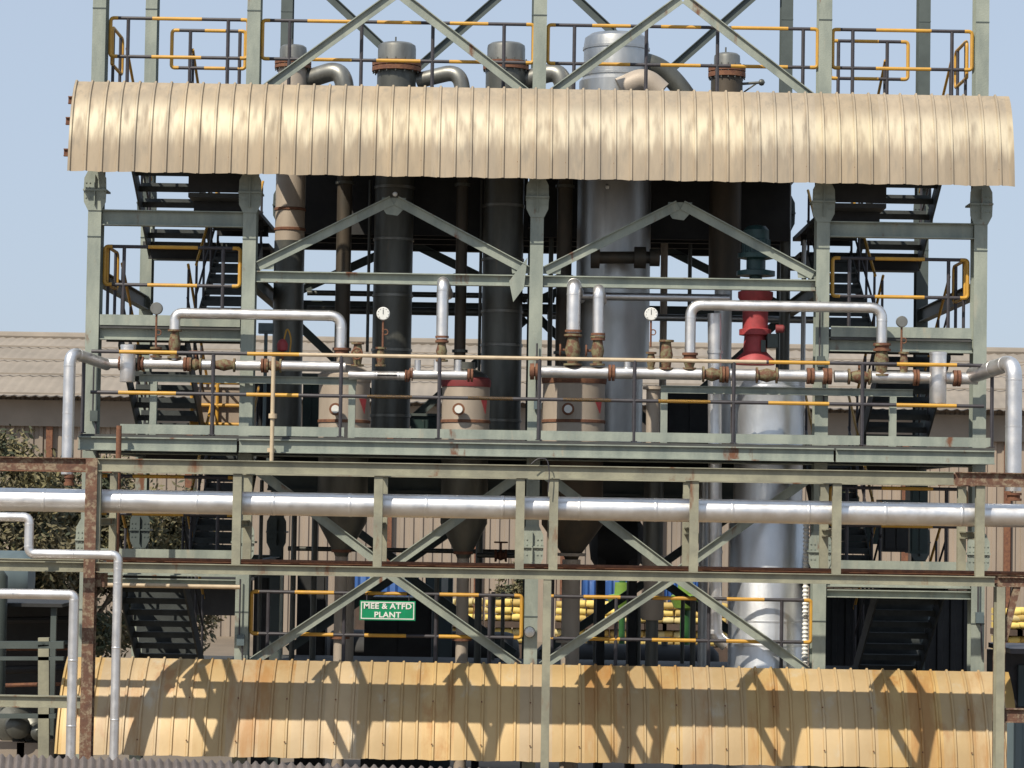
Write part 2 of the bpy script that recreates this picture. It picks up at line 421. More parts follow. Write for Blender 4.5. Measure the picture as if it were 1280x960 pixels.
for (sx, hw), ds in zip(slots, desc):
    Y = 76
    c = P(sx, 790, Y); w = (hw + 2.6) * 2.4 / F * Y / 2
    off = 0.12 if sx > 1000 else 0
    t = thing('sack_stack', ds, 'sack stack', (c.x, Y, GZ), gr)
    z1 = P(640, 804, Y).z; z2 = P(640, 784, Y).z; z3 = P(640, 776, Y).z; z4 = P(640, 750 + rnd.uniform(-2, 2), Y).z
    b = MB(); b.box(c.x - w, c.x + w, Y - .5, Y + .5, GZ, z1 - .02); link('pallet', b, m_wood, t)
    b = MB(); b.box(c.x - w, c.x + w, Y - .5, Y + .5, z2 + .01, z3 - .01); link('pallet', b, m_wood, t)
    b = MB()
    for za, zb_ in ((z1, z2), (z3, z4)):
        nl = 2 if zb_ - za < .45 else 3
        hh = (zb_ - za) / nl
        for j in range(nl):
            nn = 2
            for i in range(nn):
                xa = c.x - w + 2 * w * i / nn
                jx = rnd.uniform(-.03, .03); jy = rnd.uniform(-.06, .06); sc_ = rnd.uniform(.9, 1.03)
                mid = (xa + w / nn + jx, za + hh * (j + .5) + rnd.uniform(-.012, .012)); mt_ = rnd.choice((0, 0, 1, 2))
                pr = [(0.04, -w / nn * .98 * sc_), (hh * .40, -w / nn * .84 * sc_), (hh * rnd.uniform(.46, .54), 0), (hh * .42, w / nn * .82 * sc_), (0.04, w / nn * .98 * sc_)]
                b.lathe(pr, (mid[0], Y - .22 + jy, mid[1]), (1, 0, rnd.uniform(-.06, .06)), 10, mt_)
                b.box(xa + .02, xa + 2 * w / nn - .02, Y - .2 + jy, Y + .45, za + hh * j + .02, za + hh * (j + 1) - .02, mt_)
    link('sacks', b, [m_sack, m_sack2, m_sack3], t)

# blue tarpaulin covered stacks
for (x0, x1, y0, y1), ds in zip([(443, 522, 716, 748), (728, 792, 722, 748), (833, 874, 722, 750)],
                               ['blue tarpaulin covered stack behind the green sign', 'blue tarpaulin covered stack right of the tan pipe', 'small blue tarpaulin covered stack beside the silver vessel']):
    Y = 80; a = P(x0, y0, Y); c = P(x1, y1, Y)
    t = thing('covered_stack', ds, 'covered stack', ((a.x + c.x) / 2, Y, GZ), 'blue covered stacks by the shed')
    b = MB(); b.box(a.x + .1, c.x - .1, Y - .9, Y + .9, GZ, c.z + .05); link('stack', b, m_wood, t)
    b = MB(); nn = 24; vs = []
    for (yy, zz) in ((Y - 1.0, c.z), (Y - .98, (a.z + c.z) / 2), (Y - .93, a.z - .05), (Y, a.z + .06), (Y + .95, a.z - .05), (Y + 1.0, c.z)):
        for i in range(nn + 1):
            f = i / nn
            vs.append((a.x + (c.x - a.x) * f, yy + .05 * math.sin(i * 2.3), zz + .05 * math.sin(i * 1.1 + zz * 3)))
    b.add(vs, [(r_ * (nn + 1) + i, r_ * (nn + 1) + i + 1, (r_ + 1) * (nn + 1) + i + 1, (r_ + 1) * (nn + 1) + i) for r_ in range(5) for i in range(nn)])
    link('tarpaulin', b, m_blue, t)

# lime hoppers on green poles
for (xx, ya, ds) in ((778, 655, 'lime green hopper on a tall dark green pole'), (857, 722, 'lime green hopper hanging beside the silver vessel')):
    Y = 47
    p = P(xx, 735, Y); t = thing('hopper', ds, 'hopper', (p.x, Y, GZ), 'lime green hoppers under the plant')
    b = MB(); b.tube([(p.x, Y, GZ), (p.x, Y, P(xx, ya, Y).z)], .055 if ya < 700 else .09, 12); link('pole', b, m_gpole, t)
    z0 = P(xx, 764, Y).z; z1 = P(xx, 744, Y).z; z2 = P(xx, 728, Y).z
    b = MB(); b.lathe([(.05, z0), (.2, z0 + .06), (.26, z1 - .06), (.24, z1), (.14, z1 + .02), (.13, z2)], (p.x, Y, 0)); link('bowl', b, m_lime, t)

# ------------------------------------------------------------------ steel frame
fr = thing('process_tower', 'sage green steel tower frame of columns, beams and braces', 'steel tower', (XC, (YF + YR) / 2, GZ))
for Yc, ztop in ((YF, 8.2), (YR, 8.2)):
    for ci, x in enumerate(CX):
        b = MB(); b.ibeam((x, Yc + .05, GZ), (x, Yc + .05, ztop), .30, .175, up=(0, 1, 0))
        col_ = link('column', b, m_green if (Yc == YF or ci == 0) else m_gdark, fr)  # shaded rear columns take the darker colour, the sunlit left one stays light
        for zs in ((zc(247, Yc), zc(683, Yc)) if Yc == YF else (zc(668, Yc) - .02, zc(262, Yc))):
            b = MB()
            b.box(x - .155, x + .155, Yc - .145, Yc + .245, zs - .012, zs + .012)
            y_ = Yc - .103
            for sg in (1, -1):
                b.poly_plate([(x - .095, zs + sg * .012), (x + .095, zs + sg * .012)][::1] + [(x + .15, zs + sg * .014), (x + .145, zs + sg * .16), (x + .09, zs + sg * .27), (x - .09, zs + sg * .27), (x - .145, zs + sg * .16), (x - .15, zs + sg * .014)], y_ - .012, y_ - .001)
                b.box(x - .006, x + .006, y_ - .06, y_ - .013, min(zs + sg * .013, zs + sg * .2), max(zs + sg * .013, zs + sg * .2))
            for bx_ in (-.12, -.07, .07, .12):
                for bz_ in (-.03, .03, -.1, .1): b.lathe([(.011, 0), (.011, .012)], (x + bx_, y_ - .012, zs + bz_), (0, -1, 0), 6)
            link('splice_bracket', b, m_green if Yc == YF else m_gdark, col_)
        for zs in (zc(20, Yc), zc(305, Yc), zc(770, Yc)):
            b = MB(); b.box(x - .09, x + .09, Yc - .106, Yc - .1005, zs - .008, zs + .008); link('weld_plate', b, m_gdark, col_)
WB = .0885


def beam(xa, xb, z0, z1, Y, w=.14, m=m_green, tf=.014):
    b = MB(); b.ibeam((xa, Y, (z0 + z1) / 2), (xb, Y, (z0 + z1) / 2), z1 - z0, w, tf=tf)
    return link('beam', b, m, fr)


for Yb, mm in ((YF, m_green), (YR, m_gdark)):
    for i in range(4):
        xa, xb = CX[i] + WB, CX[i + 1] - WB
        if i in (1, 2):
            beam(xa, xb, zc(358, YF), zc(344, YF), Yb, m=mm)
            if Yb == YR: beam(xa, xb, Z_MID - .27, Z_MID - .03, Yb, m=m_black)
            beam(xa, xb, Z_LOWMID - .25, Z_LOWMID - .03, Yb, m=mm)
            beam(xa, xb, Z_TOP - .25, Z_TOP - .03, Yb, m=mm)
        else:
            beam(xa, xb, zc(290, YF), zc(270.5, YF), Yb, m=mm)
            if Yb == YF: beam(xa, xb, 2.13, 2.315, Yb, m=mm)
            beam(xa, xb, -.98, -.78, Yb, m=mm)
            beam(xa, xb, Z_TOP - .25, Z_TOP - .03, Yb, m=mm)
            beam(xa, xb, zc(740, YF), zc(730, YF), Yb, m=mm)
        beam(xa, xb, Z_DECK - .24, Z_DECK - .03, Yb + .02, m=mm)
for i in range(5):
    for z in (Z_DECK - .1, zc(352, YF), Z_TOP - .3, -.9):
        b = MB(); b.ibeam((CX[i], YF + .21, z), (CX[i], YR - .11, z), .2, .12); link('beam', b, m_gdark, fr)


def brace(xa, za, xb, zb, Y, m, w=.125):
    b = MB()
    if xa > xb: xa, za, xb, zb = xb, zb, xa, za
    b.angle((xa, Y, za), (xb, Y, zb), w, .05); link('brace', b, m, fr)


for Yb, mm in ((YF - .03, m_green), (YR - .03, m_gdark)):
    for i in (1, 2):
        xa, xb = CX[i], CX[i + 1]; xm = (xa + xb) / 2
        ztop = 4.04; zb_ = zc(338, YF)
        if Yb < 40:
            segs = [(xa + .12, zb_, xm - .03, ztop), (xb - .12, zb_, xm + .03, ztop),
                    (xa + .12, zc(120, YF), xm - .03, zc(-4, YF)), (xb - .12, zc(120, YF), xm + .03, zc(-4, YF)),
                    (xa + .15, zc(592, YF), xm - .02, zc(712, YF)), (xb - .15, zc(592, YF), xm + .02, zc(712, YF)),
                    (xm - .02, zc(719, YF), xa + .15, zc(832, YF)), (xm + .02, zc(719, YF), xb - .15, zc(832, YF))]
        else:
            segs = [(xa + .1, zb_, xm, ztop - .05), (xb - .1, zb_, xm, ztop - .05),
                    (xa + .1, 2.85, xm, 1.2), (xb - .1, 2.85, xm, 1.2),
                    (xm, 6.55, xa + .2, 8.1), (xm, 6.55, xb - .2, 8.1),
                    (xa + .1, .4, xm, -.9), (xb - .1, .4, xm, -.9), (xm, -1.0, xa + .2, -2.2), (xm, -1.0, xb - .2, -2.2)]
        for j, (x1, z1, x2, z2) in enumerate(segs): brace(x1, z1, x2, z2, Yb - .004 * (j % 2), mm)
        yq = Yb + .012
        za = zc(715, YF)
        plates = [[(xm - .16, 4.08), (xm + .16, 4.08), (xm + .13, 3.93), (xm + .05, 3.84), (xm - .1, 3.86), (xm - .16, 3.95)],
                  [(xa + .09, zb_ - .04), (xa + .32, zb_ - .04), (xa + .34, zb_ + .12), (xa + .2, zb_ + .12), (xa + .09, zb_ + .05)],
                  [(xb - .09, zb_ - .04), (xb - .32, zb_ - .04), (xb - .34, zb_ + .12), (xb - .2, zb_ + .12), (xb - .09, zb_ + .05)]]
        if Yb < 40: plates.append([(xm - .2, za + .11), (xm + .2, za + .11), (xm + .23, za - .11), (xm - .23, za - .11)])
        for pl in plates:
            b = MB(); b.poly_plate(pl, yq, yq + .01); link('gusset_plate', b, mm, fr)
        if Yb < 40 and i == 1:
            b = MB(); b.poly_plate([(xb - .36, zc(352, YF)), (xb - .12, zc(322, YF)), (xb - .16, zc(360, YF)), (xb - .3, zc(378, YF))], yq - .06, yq - .05); link('gusset_plate', b, mm, fr)
# deep rear girders under the deck
for i in (1, 2):
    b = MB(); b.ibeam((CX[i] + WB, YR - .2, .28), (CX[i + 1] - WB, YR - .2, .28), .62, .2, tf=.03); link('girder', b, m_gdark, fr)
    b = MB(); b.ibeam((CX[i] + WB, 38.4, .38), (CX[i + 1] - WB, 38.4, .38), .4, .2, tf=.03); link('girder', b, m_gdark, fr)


# ------------------------------------------------------------------ floors
def deck(label, xa, xb, ya, yb, z, toe=True, thick=.06, holes=None, edge=None, mt=m_green):
    t = thing('platform', label, 'platform', ((xa + xb) / 2, ya, z))
    b = MB(); b.box(xa, xb, ya, yb, z - thick, z); link('floor_plate', b, m_black if thick < .06 else m_grate, t)
    nj = int((yb - ya) / .8)
    for k in range(nj):
        yy = ya + .5 + k * .8
        if yy < yb - .2:
            b = MB(); b.ibeam((xa + .02, yy, z - thick - .077), (xb - .02, yy, z - thick - .077), .15, .08); link('joist', b, m_black, t)
    if toe:
        b = MB(); b.box(xa, xb, ya - .012, ya - .002, z - .02, z + .12); link('toe_plate', b, mt, t)
    return t


xw0, xw1 = P(98, 550, 35.2).x, P(1243, 570, 35.2).x
t = deck('main operating deck crossing the whole plant at pipe manifold height', xw0, xw1, 35.2, 37.0, Z_DECK, toe=False)
b = MB(); b.box(CX[1] + .1, CX[3] - .1, 37.0, YR, Z_DECK - .06, Z_DECK - .003); link('floor_plate', b, m_grate, t)
b = MB(); segs = [(98, 296), (299, 1042), (1045, 1243)]
for a_, c_ in segs:
    x0, x1 = P(a_, 558, 35.2).x, P(c_, 558, 35.2).x
    b = MB(); b.ibeam((x0, 35.2, zc(562.5, 35.2)), (x1, 35.2, zc(562.5, 35.2)), zc(554, 35.2) - zc(571, 35.2), .11, tf=.016); link('edge_beam', b, m_green, t)
for a_, c_ in ((150, 262), (268, 430), (436, 670), (676, 914), (920, 1075), (1083, 1238)):
    x0, x1 = P(a_, 545, 35.24).x, P(c_, 545, 35.24).x
    b = MB(); b.box(x0, x1, 35.235, 35.245, Z_DECK + .012, Z_DECK + .135); link('toe_plate', b, m_green, t)
deck('mid level floor in the shade just below the upper canopy', CX[1] + .1, CX[3] - .1, 39.3, YR - .12, Z_MID, toe=False)
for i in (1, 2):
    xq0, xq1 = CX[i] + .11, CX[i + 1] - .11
    b = MB(); b.box(xq0, xq1, 39.22, 39.26, zc(296, 39.2), Z_MID + .9); link('shade_panel', b, m_black, [o for o in COL.objects if o.name.startswith('platform') and o.parent is None][-1])  # added black panel standing in for the deep shade behind the vessels
for side in ('left', 'right'):
    f = (lambda x: x) if side == 'left' else mx
    xa, xb = sorted((f(P(243, 240, 37).x), f(CX[1] - .1)))
    t = deck(side + ' dark walkway slab beside the stairs just under the upper canopy', xa, xb, YF + .3, YR - .12, Z_MID + .02, toe=False)
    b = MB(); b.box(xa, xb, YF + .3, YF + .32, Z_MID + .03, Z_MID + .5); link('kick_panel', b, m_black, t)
t = deck('top floor carrying the yellow and black guard rails', P(395, 100, 38.6).x, CX[3] + .05, YF - .09, YR - .12, Z_TOP, toe=False)
b = MB(); b.box(CX[1] - .05, P(395, 100, 38.6).x - .01, YF + .22, 36.75, Z_TOP - .06, Z_TOP); link('floor_plate', b, m_grate, t)
deck('lowest visible floor behind the ochre skirt canopy', CX[1] + .1, CX[3] - .1, YF + .22, YR - .12, Z_LOWMID, toe=False)
for side in ('left', 'right'):
    f = (lambda x: x) if side == 'left' else mx
    xa, xb = sorted((f(CX[0] + .1), f(CX[1] - .1)))
    for z, nm in ((Z_LAND, 'stair landing above the deck'), (Z_LOW, 'stair landing below the deck'), (Z_TOP, 'top stair landing behind the canopy')):
        deck(side + ' front ' + nm, xa, xb, YF - .09, 37.0, z)
    for z, nm in ((R_HIGH, 'stair landing up high'), (R_DECK, 'stair landing at deck height'), (R_LOW, 'stair landing near the ground')):
        deck(side + ' rear ' + nm, xa, xb, 39.9, YR - .12, z, toe=False)


# ------------------------------------------------------------------ stairs
def flight(label, xa, xb, z_front, z_rear, group):
    t = thing('staircase', label, 'stairs', ((xa + xb) / 2, 37.0, min(z_front, z_rear)), group)
    y0, y1 = 37.02, 39.88
    for x in (xa, xb):
        b = MB(); b.ext([(-.012, -.15), (.012, -.15), (.012, .13), (-.012, .13)], (x, y0, z_front - .1), (x, y1, z_rear - .1)); link('stringer', b, m_tread, t)
        b = MB()
        b.tube([(x, y0 + .05, z_front + .9), (x, y1 - .05, z_rear + .9)], .02, 8)
        b.tube([(x, y0 + .05, z_front + .45), (x, y1 - .05, z_rear + .45)], .016, 8)
        for k in range(4):
            f = .04 + .3 * k; b.tube([(x, y0 + (y1 - y0) * f, z_front + (z_rear - z_front) * f), (x, y0 + (y1 - y0) * f, z_front + (z_rear - z_front) * f + .9)], .018, 8)
        for s_, fs in enumerate(b.f): pass
        nf = len(b.f); b.m = [1 if (i < nf and i < 2 * 10 and (i // 10) == 0) else 0 for i in range(nf)]
        link('handrail', b, [m_dark, m_yel], t)
    n_ = 8 if abs(z_front - z_rear) < 1.52 else 9
    for k in range(n_):
        f = (k + .5) / n_
        yy = y0 + (y1 - y0) * f; zz = z_front + (z_rear - z_front) * f
        b = MB(); b.box(xa + .014, xb - .014, yy - .13, yy + .13, zz - .02, zz + .005)
        b.box(xa + .014, xb - .014, yy + .131, yy + .14, zz - .02, zz + .085); b.box(xa + .014, xb - .014, yy - .14, yy - .131, zz - .075, zz + .005)
        link('tread', b, m_tread, t)


for side in ('left', 'right'):
    f = (lambda x: x) if side == 'left' else mx
    aL, aR = P(150, 400, 37).x, P(233, 400, 37).x
    bL, bR = P(243, 400, 37).x, P(301, 400, 37).x
    ga = side + ' staircase flights'
    A = sorted((f(aL), f(aR))); B = sorted((f(bL), f(bR)))
    flight(side + ' outer stair flight rising to the top landing, seen from below', A[0], A[1], Z_TOP, R_HIGH, ga)
    flight(side + ' outer stair flight rising from the deck to the landing above', A[0], A[1], Z_LAND, R_DECK, ga)
    flight(side + ' outer stair flight rising from the ground behind the skirt canopy', A[0], A[1], Z_LOW, R_LOW, ga)
    flight(side + ' inner stair flight climbing away behind the looped guard rail', B[0], B[1], Z_LAND, R_HIGH, ga)
    flight(side + ' inner stair flight climbing away below the deck', B[0], B[1], Z_LOW, R_DECK, ga)


# ------------------------------------------------------------------ railings
def loop_rail(label, xa, xb, Y, z_floor, z_mid, z_top, posts, yellow=(), ends=True, r=.0235, group='yellow and black guard rails', pale=()):
    """closed rounded loop with posts; yellow = x intervals painted yellow"""
    t = thing('guard_rail', label, 'railing', ((xa + xb) / 2, Y, z_floor), group)
    for nm, z in (('top_rail', z_top), ('mid_rail', z_mid)):
        cuts = sorted(set([xa + .1, xb - .1] + [c for iv in list(yellow) + list(pale) for c in iv if xa + .1 < c < xb - .1]))
        b = MB()
        for a_, c_ in zip(cuts, cuts[1:]):
            mid = (a_ + c_) / 2
            mi = 1 if any(p <= mid <= q for p, q in yellow) else (2 if any(p <= mid <= q for p, q in pale) and nm == 'top_rail' else 0)
            b.tube([(a_, Y, z), (c_, Y, z)], r * (1.0 if mi == 0 else 1.06), 8, mi)
        link(nm, b, [m_dark, m_yel, m_pale], t)
    for x, sg in ((xa, 1), (xb, -1)):
        if not ends: continue
        b = MB(); b.tube(fillet([(x + sg * .1, Y, z_top), (x, Y, z_top), (x, Y, z_mid), (x + sg * .1, Y, z_mid)], .09), r * 1.08, 8)
        link('end_loop', b, m_yel, t)
    for x in posts:
        b = MB(); b.tube([(x, Y, z_floor), (x, Y, z_top - .01)], r * 1.05, 8)
        b.box(x - .04, x + .04, Y - .04, Y + .04, z_floor, z_floor + .012); link('post', b, m_dark, t)
    return t


def xs_(lst, Y, y=400): return [P(v, y, Y).x for v in lst]
def iv_(lst, Y, y=400): return [tuple(sorted((P(a, y, Y).x, P(c, y, Y).x))) for a, c in lst]


YD = 35.25
zt, zm = zc(447.5, YD), zc(498.5, YD)
x0, x1 = xs_([104, 1240], YD, 470)
loop_rail('long front guard rail of the operating deck with yellow and black bands', x0, x1, YD, Z_DECK + .01, zm, zt,
          xs_([104, 266, 426, 549, 674, 793, 917, 1078, 1240], YD, 490),
          iv_([(149, 221), (309, 374), (961, 1037), (1121, 1196)], YD, 447), ends=False,
          pale=iv_([(374, 958)], YD, 447))
# the mid rail of the deck has its own closer yellow bands
b = MB()
for a_, c_ in iv_([(459, 515), (585, 641), (704, 764), (823, 888)], YD, 497): b.tube([(a_, YD, zm), (c_, YD, zm)], .0235, 8)
link('yellow_band', b, m_yel, [o for o in COL.objects if o.name.startswith('guard_rail')][-1])

ztop_t, ztop_m = zc(30, 36.15), zc(78, 36.15)
YT = 36.17
W = lambda l: xs_(l, YT, 50)
V = lambda l: iv_(l, YT, 50)
loop_rail('top left guard rail loop above the canopy, between outer columns', *W([138, 310]), YT, Z_TOP, ztop_m, ztop_t, W([160, 285]), V([(190, 252)]))
loop_rail('inner left guard rail loop set back above the canopy', *xs_([215, 307], 37.05, 50), 37.05, Z_TOP, ztop_m, ztop_t, xs_([238, 300], 37.05, 50), iv_([(256, 282)], 37.05, 50))
loop_rail('middle left top guard rail above the canopy behind three capped vessels', *W([328, 667]), YT, Z_TOP, ztop_m, ztop_t, W([362, 452, 541, 630]), V([(384, 440), (471, 526), (562, 610)]))
loop_rail('middle right top guard rail above the canopy behind the domed vessel', *W([685, 1022]), YT, Z_TOP, ztop_m, ztop_t, W([718, 808, 897, 1004]), V([(740, 788), (826, 876), (914, 985)]))
loop_rail('top right guard rail loop above the canopy, between outer columns', *W([1041, 1215]), YT, Z_TOP, ztop_m, ztop_t, W([1066, 1190]), V([(1095, 1164)]))
loop_rail('inner right guard rail loop set back above the canopy', *xs_([1038, 1135], 37.05, 70), 37.05, Z_TOP, ztop_m, ztop_t, xs_([1048, 1109], 37.05, 70), iv_([(1068, 1098)], 37.05, 70))
zt2, zm2 = zc(316, YT), zc(363.5, YT)
for nm, f in (('left', lambda x: x), ('right', mx)):
    g_ = lambda l: sorted(f(v) for v in xs_(l, YT, 330))
    i_ = lambda l: [tuple(sorted((f(a), f(c)))) for a, c in iv_(l, YT, 330)]
    loop_rail(nm + ' stair landing guard rail with yellow end loops above the deck', *g_([131, 300]), YT, Z_LAND, zm2, zt2, g_([155, 279]), i_([(185, 247)]))
    loop_rail(nm + ' stair landing guard rail below the deck behind the big pipe', *g_([131, 300]), YT, Z_LOW, -.17, .33, g_([155, 279]), i_([(172, 236)]))
    for z, w_ in ((Z_LAND, 'above'), (Z_TOP, 'at the top of')):
        # side rail running into depth along the outer edge
        xo = f(CX[0] + .13)
        t = thing('guard_rail', '%s outer side guard rail %s the deck running back to the stairs' % (nm, w_) if z == Z_LAND else nm + ' outer side guard rail of the top landing', 'railing', (xo, 36.6, z), 'side guard rails')
        b = MB(); b.tube(fillet([(xo, 36.25, z + .55), (xo, 36.25, z + 1.05), (xo, 37.2, z + 1.05), (xo, 37.2, z + .55), (xo, 36.27, z + .55)], .1), .023, 8); link('loop', b, m_yel, t)
        for yy in (36.35, 37.0):
            b = MB(); b.tube([(xo, yy, z), (xo, yy, z + 1.04)], .022, 8); link('post', b, m_dark, t)
zt3, zm3 = zc(744.5, 36.09), zc(797, 36.09)
YL = 36.09
loop_rail('lower left floor guard rail carrying the green sign', *xs_([314, 652], YL, 770), YL, Z_LOWMID, zm3, zt3, xs_([335, 430, 545, 612], YL, 770), iv_([(368, 417), (456, 508), (549, 598)], YL, 770))
YL = 36.09
loop_rail('lower right floor guard rail in front of the silver vessel', *xs_([682, 1014], YL, 780), YL, Z_LOWMID, zm3, zt3, xs_([690, 770, 886, 977], YL, 780), iv_([(729, 775), (815, 870), (908, 955)], YL, 780))

# ------------------------------------------------------------------ sign
sg0, sg1 = P(450, 750.5, 35.9), P(519, 776, 35.9)
sg = thing('sign', 'green sign board with white lettering MEE & ATFD PLANT on the lower guard rail', 'sign', ((sg0.x + sg1.x) / 2, 35.9, sg1.z))
b = MB(); b.box(sg0.x, sg1.x, 35.89, 35.915, sg1.z, sg0.z); link('board', b, m_sign, sg)
b = MB(); e = .015; w_ = .013; a0, a1, c0, c1 = sg0.x + e, sg1.x - e, sg1.z + e, sg0.z - e
b.box(a0, a1, 35.885, 35.8895, c0, c0 + w_); b.box(a0, a1, 35.885, 35.8895, c1 - w_, c1)
b.box(a0, a0 + w_, 35.885, 35.8895, c0 + w_, c1 - w_); b.box(a1 - w_, a1, 35.885, 35.8895, c0 + w_, c1 - w_)
link('border', b, m_white, sg)
for f_ in (.12, .88):
    b = MB(); xx = sg0.x + (sg1.x - sg0.x) * f_; b.tube([(xx, 35.93, sg0.z - .03), (xx, 35.93, sg0.z + .06), (xx, 36.09, sg0.z + .09)], .008, 6); link('hanger', b, m_dark, sg)
for txt, fz, size in (('MEE & ATFD', .715, .118), ('PLANT', .275, .118)):
    cu = bpy.data.curves.new('lettering', 'FONT'); cu.body = txt; cu.size = size; cu.align_x = 'CENTER'; cu.align_y = 'CENTER'
    cu.offset = .0032; cu.extrude = .003; cu.space_character = 1.05
    tmp = bpy.data.objects.new('tmp', cu); COL.objects.link(tmp)
    bpy.context.view_layer.update()
    me = bpy.data.meshes.new_from_object(tmp.evaluated_get(bpy.context.evaluated_depsgraph_get()))
    bpy.data.objects.remove(tmp); me.materials.clear(); me.materials.append(m_white)
    o = bpy.data.objects.new('lettering', me); COL.objects.link(o); o.parent = sg
    o.rotation_euler = (R(90), 0, 0); o.location = (0, -.0135, (sg0.z - sg1.z) * fz); o['_w'] = [0, 0, 0]
    wd = max(v.co.x for v in me.vertices) - min(v.co.x for v in me.vertices)
    if txt != 'PLANT': SX = (sg1.x - sg0.x) * .86 / wd
    o.scale = (SX, .86, 1)


# ------------------------------------------------------------------ corrugated canopies
def corrugated(name, x0, x1, prof, pitch, mb=None, rib=.026, wob=.0):
    """ribbed sheet: profile in (Y,Z) swept along X, ribs stand off the surface"""
    mb = mb or MB()
    pts = [Vector((0, a, c)) for a, c in prof]
    # refine the profile
    fine = []
    for i in range(len(pts) - 1):
        for k in range(4): fine.append(pts[i].lerp(pts[i + 1], k / 4))
    fine.append(pts[-1])
    for _ in range(3):
        fine = [fine[0]] + [(fine[i - 1] + fine[i] * 2 + fine[i + 1]) / 4 for i in range(1, len(fine) - 1)] + [fine[-1]]
    nrm = []
    for i in range(len(fine)):
        d = fine[min(i + 1, len(fine) - 1)] - fine[max(i - 1, 0)]
        nrm.append(Vector((0, -d.z, d.y)).normalized())
    cols = []; x = x0; k = 0
    while x < x1 - .02:
        cols += [(x, 0), (x + .012, rib), (x + .034, rib), (x + .046, 0.0), (x + pitch * .5, .002)]
        x += pitch; k += 1
    cols += [(x, 0)]
    vs = []
    for i, (p, nn) in enumerate(zip(fine, nrm)):
        for j, (xx, h) in enumerate(cols):
            sheet = j // 5
            wv = math.sin(sheet * 2.1) * wob
            q = p + nn * h
            dz = wv if i == 0 else 0
            vs.append((xx, q.y, q.z + dz))
    n_ = len(cols); top = len(vs)
    fs = [(i * n_ + j, i * n_ + j + 1, (i + 1) * n_ + j + 1, (i + 1) * n_ + j) for i in range(len(fine) - 1) for j in range(n_ - 1)]
    mb.add(vs, fs)
    return mb, nrm, fine


xl, xr = P(84, 210, 35.31).x, P(1261, 228, 35.31).x
cy = lambda yc, Y: zc(yc, Y)
prof = [(35.40, 4.245), (35.425, 4.47), (35.46, 4.69), (35.515, 4.91), (35.58, 5.10), (35.67, 5.275), (35.77, 5.40), (35.875, 5.485)]
prof = [(y_ - .09, z_ * 1.009) for y_, z_ in prof]
can = thing('canopy', 'long ribbed cream sheet canopy arching over the upper front of the plant', 'canopy', ((xl + xr) / 2, 35.4, 4.28))
mb, nrm, fine = corrugated('c', xl, xr, prof, .2095, wob=.006)
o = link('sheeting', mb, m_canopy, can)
b = MB()
for i in range(58):
    x = xl + i * .2095 + .12
    for (yy, zz) in ((35.336, 4.50), (35.477, 5.08)):
        if (i % 3 == 0): b.lathe([(.011, 0), (.011, .008), (.004, .014)], (x + .1, yy - .003, zz), (0, -1, .25), 6)
link('screw', b, m_rustd, o)
for (yy, zz) in ((35.44, 4.55), (35.54, 4.98), (35.70, 5.28)):
    b = MB(); b.ibeam((xl - .08, yy + .06, zz), (xr + .02, yy + .06, zz), .10, .06); link('purlin', b, m_rustd, can)
for x in CX:
    for s_ in (-.13, .13):
        b = MB(); b.tube([(x + s_, 35.9, 4.9), (x + s_, 35.62, 4.95)], .02, 8); link('bracket', b, m_rustd, can)

xl2, xr2 = P(67, 945, 34.95).x, P(1258, 950, 34.95).x
prof2 = [(34.98, -3.25), (35.06, -2.98), (35.17, -2.74), (35.31, -2.51), (35.47, -2.32), (35.65, -2.17), (35.85, -2.06)]
sk = thing('canopy', 'dusty ochre ribbed sheet canopy streaked with shadows along the lower front', 'canopy', ((xl2 + xr2) / 2, 35.3, -3.25))
mb, nrm, fine = corrugated('s', xl2, xr2, prof2, .2095, wob=.006)
o = link('sheeting', mb, m_skirt, sk)
b = MB()
for i in range(58):
    x = xl2 + i * .2095 + .22
    if i % 3 == 1:
        b.lathe([(.011, 0), (.011, .008), (.004, .014)], (x, 35.0 - .006, -3.05), (0, -1, .25), 6)
        b.lathe([(.011, 0), (.011, .008), (.004, .014)], (x, 35.255, -2.52), (0, -1, .6), 6)
link('screw', b, m_rustd, o)
for (yy, zz) in ((35.13, -3.0), (35.35, -2.60), (35.70, -2.27)):
    b = MB(); b.ibeam((xl2 + .02, yy + .05, zz), (xr2 - .02, yy + .05, zz), .10, .06); link('purlin', b, m_rustd, sk)


